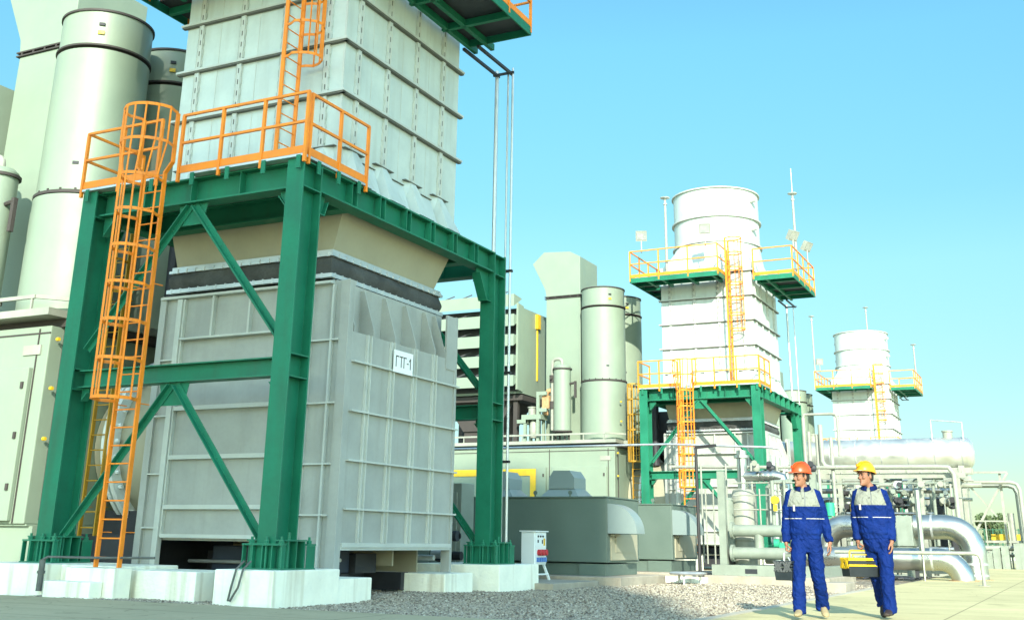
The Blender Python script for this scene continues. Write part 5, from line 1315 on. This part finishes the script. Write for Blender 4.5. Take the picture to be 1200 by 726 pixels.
def person(label, loc, rotz, S, pose, helmet_m, shoe_m):
    t = thing('person', label, 'person', loc, 'workers in blue overalls', rotz); t.scale = (S*.95,S,S); ORG[t.name] = (0,0,0)
    P = pose; hc = Vector(P['head']); yaw = radians(P['yaw'])
    HM = Matrix.Translation(hc) @ Matrix.Rotation(yaw,4,'Z') @ Matrix.Rotation(radians(P.get('nod',0)),4,'X') @ Matrix.Rotation(radians(P.get('roll',0)),4,'Y')
    lean = P['lean']
    body = xf(head_mb(yaw), HM)
    nb = Vector((lean,.01,1.44)); body.append(MB().path([nb, nb+Vector((0,0,.06)), hc+Vector((0,.01,-.085)), hc+Vector((0,.012,-.03))],[.070,.057,.054,.056],16))
    body.append(MB().loft([ell_ring((P['hipx'],0,.82),.13,.09),ell_ring((P['hipx'],0,.95),.13,.085),ell_ring(((P['hipx']+lean)/2,0,1.15),.135,.09),ell_ring((lean,0,1.32),.15,.09),ell_ring((lean,0,1.41),.13,.075),ell_ring((lean,.0,1.455),.07,.06)]))
    for k in ('R','L'):
        sh, el, wrs = [Vector(q) for q in P['arm'+k]]
        body.append(MB().path([sh, el, wrs, wrs+(wrs-el).normalized()*.03],[.045,.036,.026,.024],12))
        body += hand_mbs(wrs, 1 if k=='R' else -1, P['fist'+k], down=(wrs-el)*.5+Vector((0,0,-.2)))
        hp, kn, an = [Vector(q) for q in P['leg'+k]]
        body.append(MB().path([hp, kn, an],[.07,.05,.04],12))
    mpart('body', remesh(body, .0048, 1, .4), SKIN, t)
    # jacket
    J = [MB().loft([ell_ring((P['hipx'],0,.885),.178,.118,e=2.3),ell_ring((P['hipx'],0,.93),.182,.122,e=2.3),ell_ring((P['hipx']*.9+lean*.1,-.004,.965),.196,.135,e=2.3),ell_ring((P['hipx']*.6+lean*.4,-.004,1.06),.192,.132,e=2.3),ell_ring((P['hipx']*.3+lean*.7,-.004,1.20),.195,.132,e=2.4),ell_ring((lean,-.004,1.32),.196,.130,e=2.5),ell_ring((lean,.0,1.385),.186,.112,e=2.4),ell_ring((lean,.005,1.43),.150,.092),ell_ring((lean,.01,1.465),.095,.075),ell_ring((lean,.01,1.48),.070,.066)],True,True)]
    for k in ('R','L'):
        sh, el, wrs = [Vector(q) for q in P['arm'+k]]; d = (wrs-el).normalized(); e0 = (el-sh).normalized(); inw = Vector((.05 if k=='R' else -.05,0,.02))
        J.append(MB().path([sh+inw, sh, sh+(el-sh)*.5, el, el+(wrs-el)*.55, wrs-d*.035, wrs-d*.005],[(.070,.072),(.074,.076),(.066,.068),(.058,.062),(.054,.056),(.050,.050),(.044,.046)],16))
    sd_ = P['seed']
    def jw(c):
        top = max(0,min(1,(1.42-c.z)/.12)); arm = 1.25 if abs(c.x-lean) > .2 else 1.0
        return wr(9,.0125,(1.1,1,1.25),sd_)(c+Vector((0,0,c.x*.5)))*top*arm + .006*max(0,1-abs(c.z-.99)/.05)*noise.noise(Vector((c.x*24,c.y*24,c.z*6)))
    jk = mpart('jacket', remesh(J,.0085,3,.5,jw), jacketmat('overall_jacket', P['yoke'], P['pipe'], .200, lean), t)
    c = MB()
    rings = []
    for rr,z,dz in ((.064,1.462,0),(.074,1.500,0),(.084,1.512,0),(.104,1.470,-.01),(.098,1.462,-.01)):
        rings.append([(lean+rr*cos(radians(a))*1.02, .012+rr*sin(radians(a))*.95 - (.010 if sin(radians(a))<0 else 0), z + (.022*sin(radians(a)) if z>1.49 else .03*sin(radians(a)))) for a in [(-78+ (336)*j/28) for j in range(29)]])
    c.loft(rings, False, False, closed=False); part('collar', c, COLLAR, jk, local=True)
    b = MB(); zz = P['yoke']; b.bar((lean-.115,-.137,zz-.055),(lean-.115,-.139,zz+.01),.022,.006,(0,-1,0)); part('badge', b, WHITE, jk, local=True)
    b = MB()
    for z in (1.36,): b.lathe((lean+.004,-.128,z),[(.007,-.006),(.007,.006)],10,'y')
    part('button', b, INK, jk, local=True)
    # trousers
    T = [MB().loft([ell_ring((P['hipx'],.0,.74),.12,.09),ell_ring((P['hipx'],.0,.80),.162,.112),ell_ring((P['hipx'],0,.87),.168,.115),ell_ring((P['hipx'],0,.93),.160,.108)])]
    for k in ('R','L'):
        hp, kn, an = [Vector(q) for q in P['leg'+k]]
        T.append(MB().path([hp+Vector((0,0,.06)), hp, hp+(kn-hp)*.5, kn, kn+(an-kn)*.5, an+Vector((0,.004,.0)), an+Vector((0,.006,-.045))],[(.098,.092),(.102,.098),(.093,.092),(.081,.080),(.076,.077),(.076,.076),(.078,.078)],18))
    def tw(c): return wr(8.5,.0135,(1.0,1,1.2),sd_+5)(c+Vector((0,0,c.x*.9)))*(1.35 if c.z<.35 or abs(c.z-.52)<.1 or c.z>.72 else .8)
    mpart('trousers', remesh(T,.0085,3,.5,tw), TROUS, t)
    for k in ('R','L'):
        hp, kn, an = [Vector(q) for q in P['leg'+k]]; yw, pitch = P['foot'+k]
        F4 = Matrix.Translation(Vector((an.x,an.y,an.z-.075))) @ Matrix.Rotation(radians(yw),4,'Z') @ Matrix.Rotation(radians(pitch),4,'X')
        rings = [[(.001,.075,.0)]*0]
        prof = [(.085,.028,.02,.05),(.07,.036,.0,.085),(.02,.040,-.004,.105),(-.05,.043,.0,.085),(-.11,.048,-.004,.062),(-.16,.044,-.004,.048),(-.195,.026,.004,.034)]
        rings = [[(wd*cos(2*pi*j/16), yy, (z0+z1)/2+(z1-z0)/2*sin(2*pi*j/16)) for j in range(16)] for yy,wd,z0,z1 in prof]
        m = MB().loft(rings); xf([m], F4); s_ = mpart('shoe', remesh([m],.006,1,.4), shoe_m, t)
    # hair, eyes, brows, helmet (head space)
    h = [MB().loft([[(.078*cos(a_)*k_, .014+.101*sin(a_)*k_, z_) for a_ in [radians(8+164*j/20) for j in range(21)]] + [(.066*cos(a_)*k_, .014+.088*sin(a_)*k_, z_) for a_ in [radians(172-164*j/20) for j in range(21)]] for z_,k_ in ((-.062,.86),(-.03,.95),(.0,.985),(.04,1.0),(.07,.98))])]
    for s_ in (-1,1): h.append(MB().loft([[(s_*.0725+q[0], -.014+q[1], z_) for q in ((-.006,-.012),(.004,-.012),(.004,.02),(-.006,.02))] for z_ in (-.008,.05)]))
    h.append(MB().ell((0,-.070,.062),(.055,.024,.018),14,8))
    xf(h, HM); mpart('hair', remesh(h,.0055,1,.4, wr(60,.002)), HAIR, t)
    e = MB()
    for s_ in (-1,1): e.ell((s_*.032,-.0835,.006),(.0125,.006,.0055),10,6)
    xf([e], HM); part('eye', e, INK, t, local=True)
    e = MB()
    for s_ in (-1,1): e.ell((s_*.034,-.0935,.030),(.021,.005,.0042),10,6)
    e.ell((0,-.0945,-.0715),(.019,.0035,.002),10,5)
    xf([e], HM); part('eyebrow', e, HAIR, t, local=True)
    hm = MB(); n = 36; rings = []
    for k in range(9):
        a = (pi/2)*k/8; rings.append([(.108*cos(a)*cos(2*pi*j/n) if k<8 else .002*cos(2*pi*j/n), .006+(.134*cos(a) if k<8 else .002)*sin(2*pi*j/n), .052+.118*sin(a)) for j in range(n)])
    hm.loft(rings, False, True); rim = []
    for e_,z_ in ((0,.052),(.010,.047),(.010,.040),(-.006,.040),(-.008,.05)):
        ring = []
        for j in range(n):
            a = 2*pi*j/n; pk = max(0,-sin(a))**3*.052; ring.append(((.108+e_)*cos(a), .006+(.134+e_+(pk if e_>0 else 0))*sin(a), z_-(pk*.28 if e_>0 else 0)))
        rim.append(ring)
    hm.loft(rim, False, False)
    HT = HM @ Matrix.Rotation(radians(P.get('htilt',-5)),4,'X')
    xf([hm], HT); hp_ = part('helmet', hm, helmet_m, t, local=True, ang=50)
    r = MB()
    for off in (-.022,0,.022):
        r.path([(off, .006+.137*cos(radians(a)), .052+.121*sin(radians(a))) for a in range(18,163,9)], .006, 6)
    r.box(-.014,.014,-.146,-.126,.085,.115); xf([r], HT); part('helmet_ridge', r, helmet_m, hp_, local=True)
    return t
R1 = radians(9)
poseA = dict(seed=1.0, lean=.0, hipx=.0, head=(-.012,-.012,1.615), yaw=-50, nod=2, roll=0, htilt=-6, yoke=1.265, pipe=1.125,
    armR=((-.160,0,1.395),(-.228,.015,1.13),(-.245,-.02,.845)), armL=((.160,0,1.395),(.232,.03,1.13),(.285,.0,.86)), fistR=True, fistL=False,
    legR=((-.088,-.01,.84),(-.112,-.13,.49),(-.118,-.20,.115)), legL=((.088,.0,.84),(.118,.03,.49),(.140,.21,.14)), footR=(-8,0), footL=(14,14))
A = person('worker in an orange helmet, smiling toward the towers, carrying a dark toolbox, tan shoes', (-3.21,14.9,.0), R1, 1.062, poseA, ORANGEP, TAN)
poseB = dict(seed=9.0, lean=-.045, hipx=.0, head=(-.075,-.02,1.618), yaw=-42, nod=0, roll=-2, htilt=-9, yoke=1.275, pipe=1.135,
    armR=((-.200,.02,1.395),(-.245,.05,1.13),(-.235,.0,.87)), armL=((.115,-.01,1.395),(.185,.03,1.13),(.180,-.07,.865)), fistR=True, fistL=False,
    legR=((-.075,.02,.84),(-.055,.10,.50),(-.015,.30,.165)), legL=((.085,-.01,.84),(.090,-.06,.49),(.095,-.10,.115)), footR=(4,28), footL=(-10,0))
B = person('worker in a yellow helmet looking left, carrying a yellow and grey toolbox, dark shoes', (-2.45,15.62,.0), radians(4), 1.085, poseB, YELLOWP, DSHOE)

def toolbox(label, c, yaw, L, W, Hh, cols, stripe=False, closed=False):
    """cantilever toolbox hanging from c (the middle of the handle bar); long axis local y."""
    t = thing('toolbox', label, 'toolbox', c, None, yaw); ORG[t.name] = (0,0,0)
    zt = -.085; zb = zt-Hh
    body_m, tray_m, link_m = cols
    b = MB(); b.loft([[(x*W*.46,y*L*.48,zb) for x,y in ((-1,-1),(1,-1),(1,1),(-1,1))],[(x*W*.5,y*L*.5,zb+Hh*.52) for x,y in ((-1,-1),(1,-1),(1,1),(-1,1))]])
    part('case', b, body_m, t, local=True, smooth=False, bevel=.006)
    b = MB(); h1 = Hh*.54
    for k,(za,zz,m_) in enumerate(((.54,.66,1),(.68,.82,0),(.84,1.0,1))):
        bb = MB(); 
        for s_ in (-1,1): bb.box(*( (s_*W*.03, s_*W*.51) if s_>0 else (s_*W*.51, s_*W*.03)), -L*.5, L*.5, zb+Hh*za, zb+Hh*zz-.004)
        part('tray', bb, tray_m if m_ else body_m, t, local=True, smooth=False, bevel=.004)
    b = MB()
    for y in (-L*.5-.006, L*.5+.006):
        for s_ in (-1,1):
            for x0,x1 in ((.08,.42),(.2,.5),(.02,.3)):
                b.bar((s_*W*x0,y,zb+Hh*.42),(s_*W*x1,y,zb+Hh*.96),.014,.006,(0,1,0)); b.bar((s_*W*x1,y-.004,zb+Hh*.45),(s_*W*x0,y-.004,zb+Hh*.93),.012,.006,(0,1,0))
    parts('tray_link', b, link_m, t, local=True, smooth=False)
    b = MB(); b.path([(0,-L*.34,zt-.01),(0,-L*.33,-.015),(0,-L*.30,0),(0,L*.30,0),(0,L*.33,-.015),(0,L*.34,zt-.01)],.011,8); b.path([(W*.3,-L*.30,zt),(W*.2,-L*.3,zt+.035),(W*.2,L*.3,zt+.035),(W*.3,L*.3,zt)],.008,6)
    part('handle', b, tray_m if stripe else STEEL, t, local=True)
    return t
def hand_world(obj, pose, S, k, dz):
    w_ = Vector(pose['arm'+k][2]); e_ = Vector(pose['arm'+k][1]); d = ((w_-e_)*.5+Vector((0,0,-.2))).normalized()
    p = (w_+d*dz+Vector((.018,0,0)))*S; p.x *= .95; return Matrix.Translation(obj.location) @ Matrix.Rotation(obj.rotation_euler.z,4,'Z') @ p
TBD = mat('toolbox_dark',(.012,.018,.022),.5,var=.15,scale=8); TBL = mat('toolbox_link',(.07,.075,.075),.45); TBY = mat('toolbox_yellow',(.60,.40,.01),.4,var=.06)
hw = hand_world(A, poseA, 1.062, 'R', .118)
toolbox('dark cantilever toolbox with steel links held by the orange-helmet worker', tuple(hw), radians(-8), .42,.23,.235, (TBD,TBD,TBL))
hw = hand_world(B, poseB, 1.085, 'R', .118)
toolbox('yellow and dark grey cantilever toolbox held by the yellow-helmet worker', tuple(hw), radians(-52), .46,.22,.235, (TBD,TBY,TBY), True)
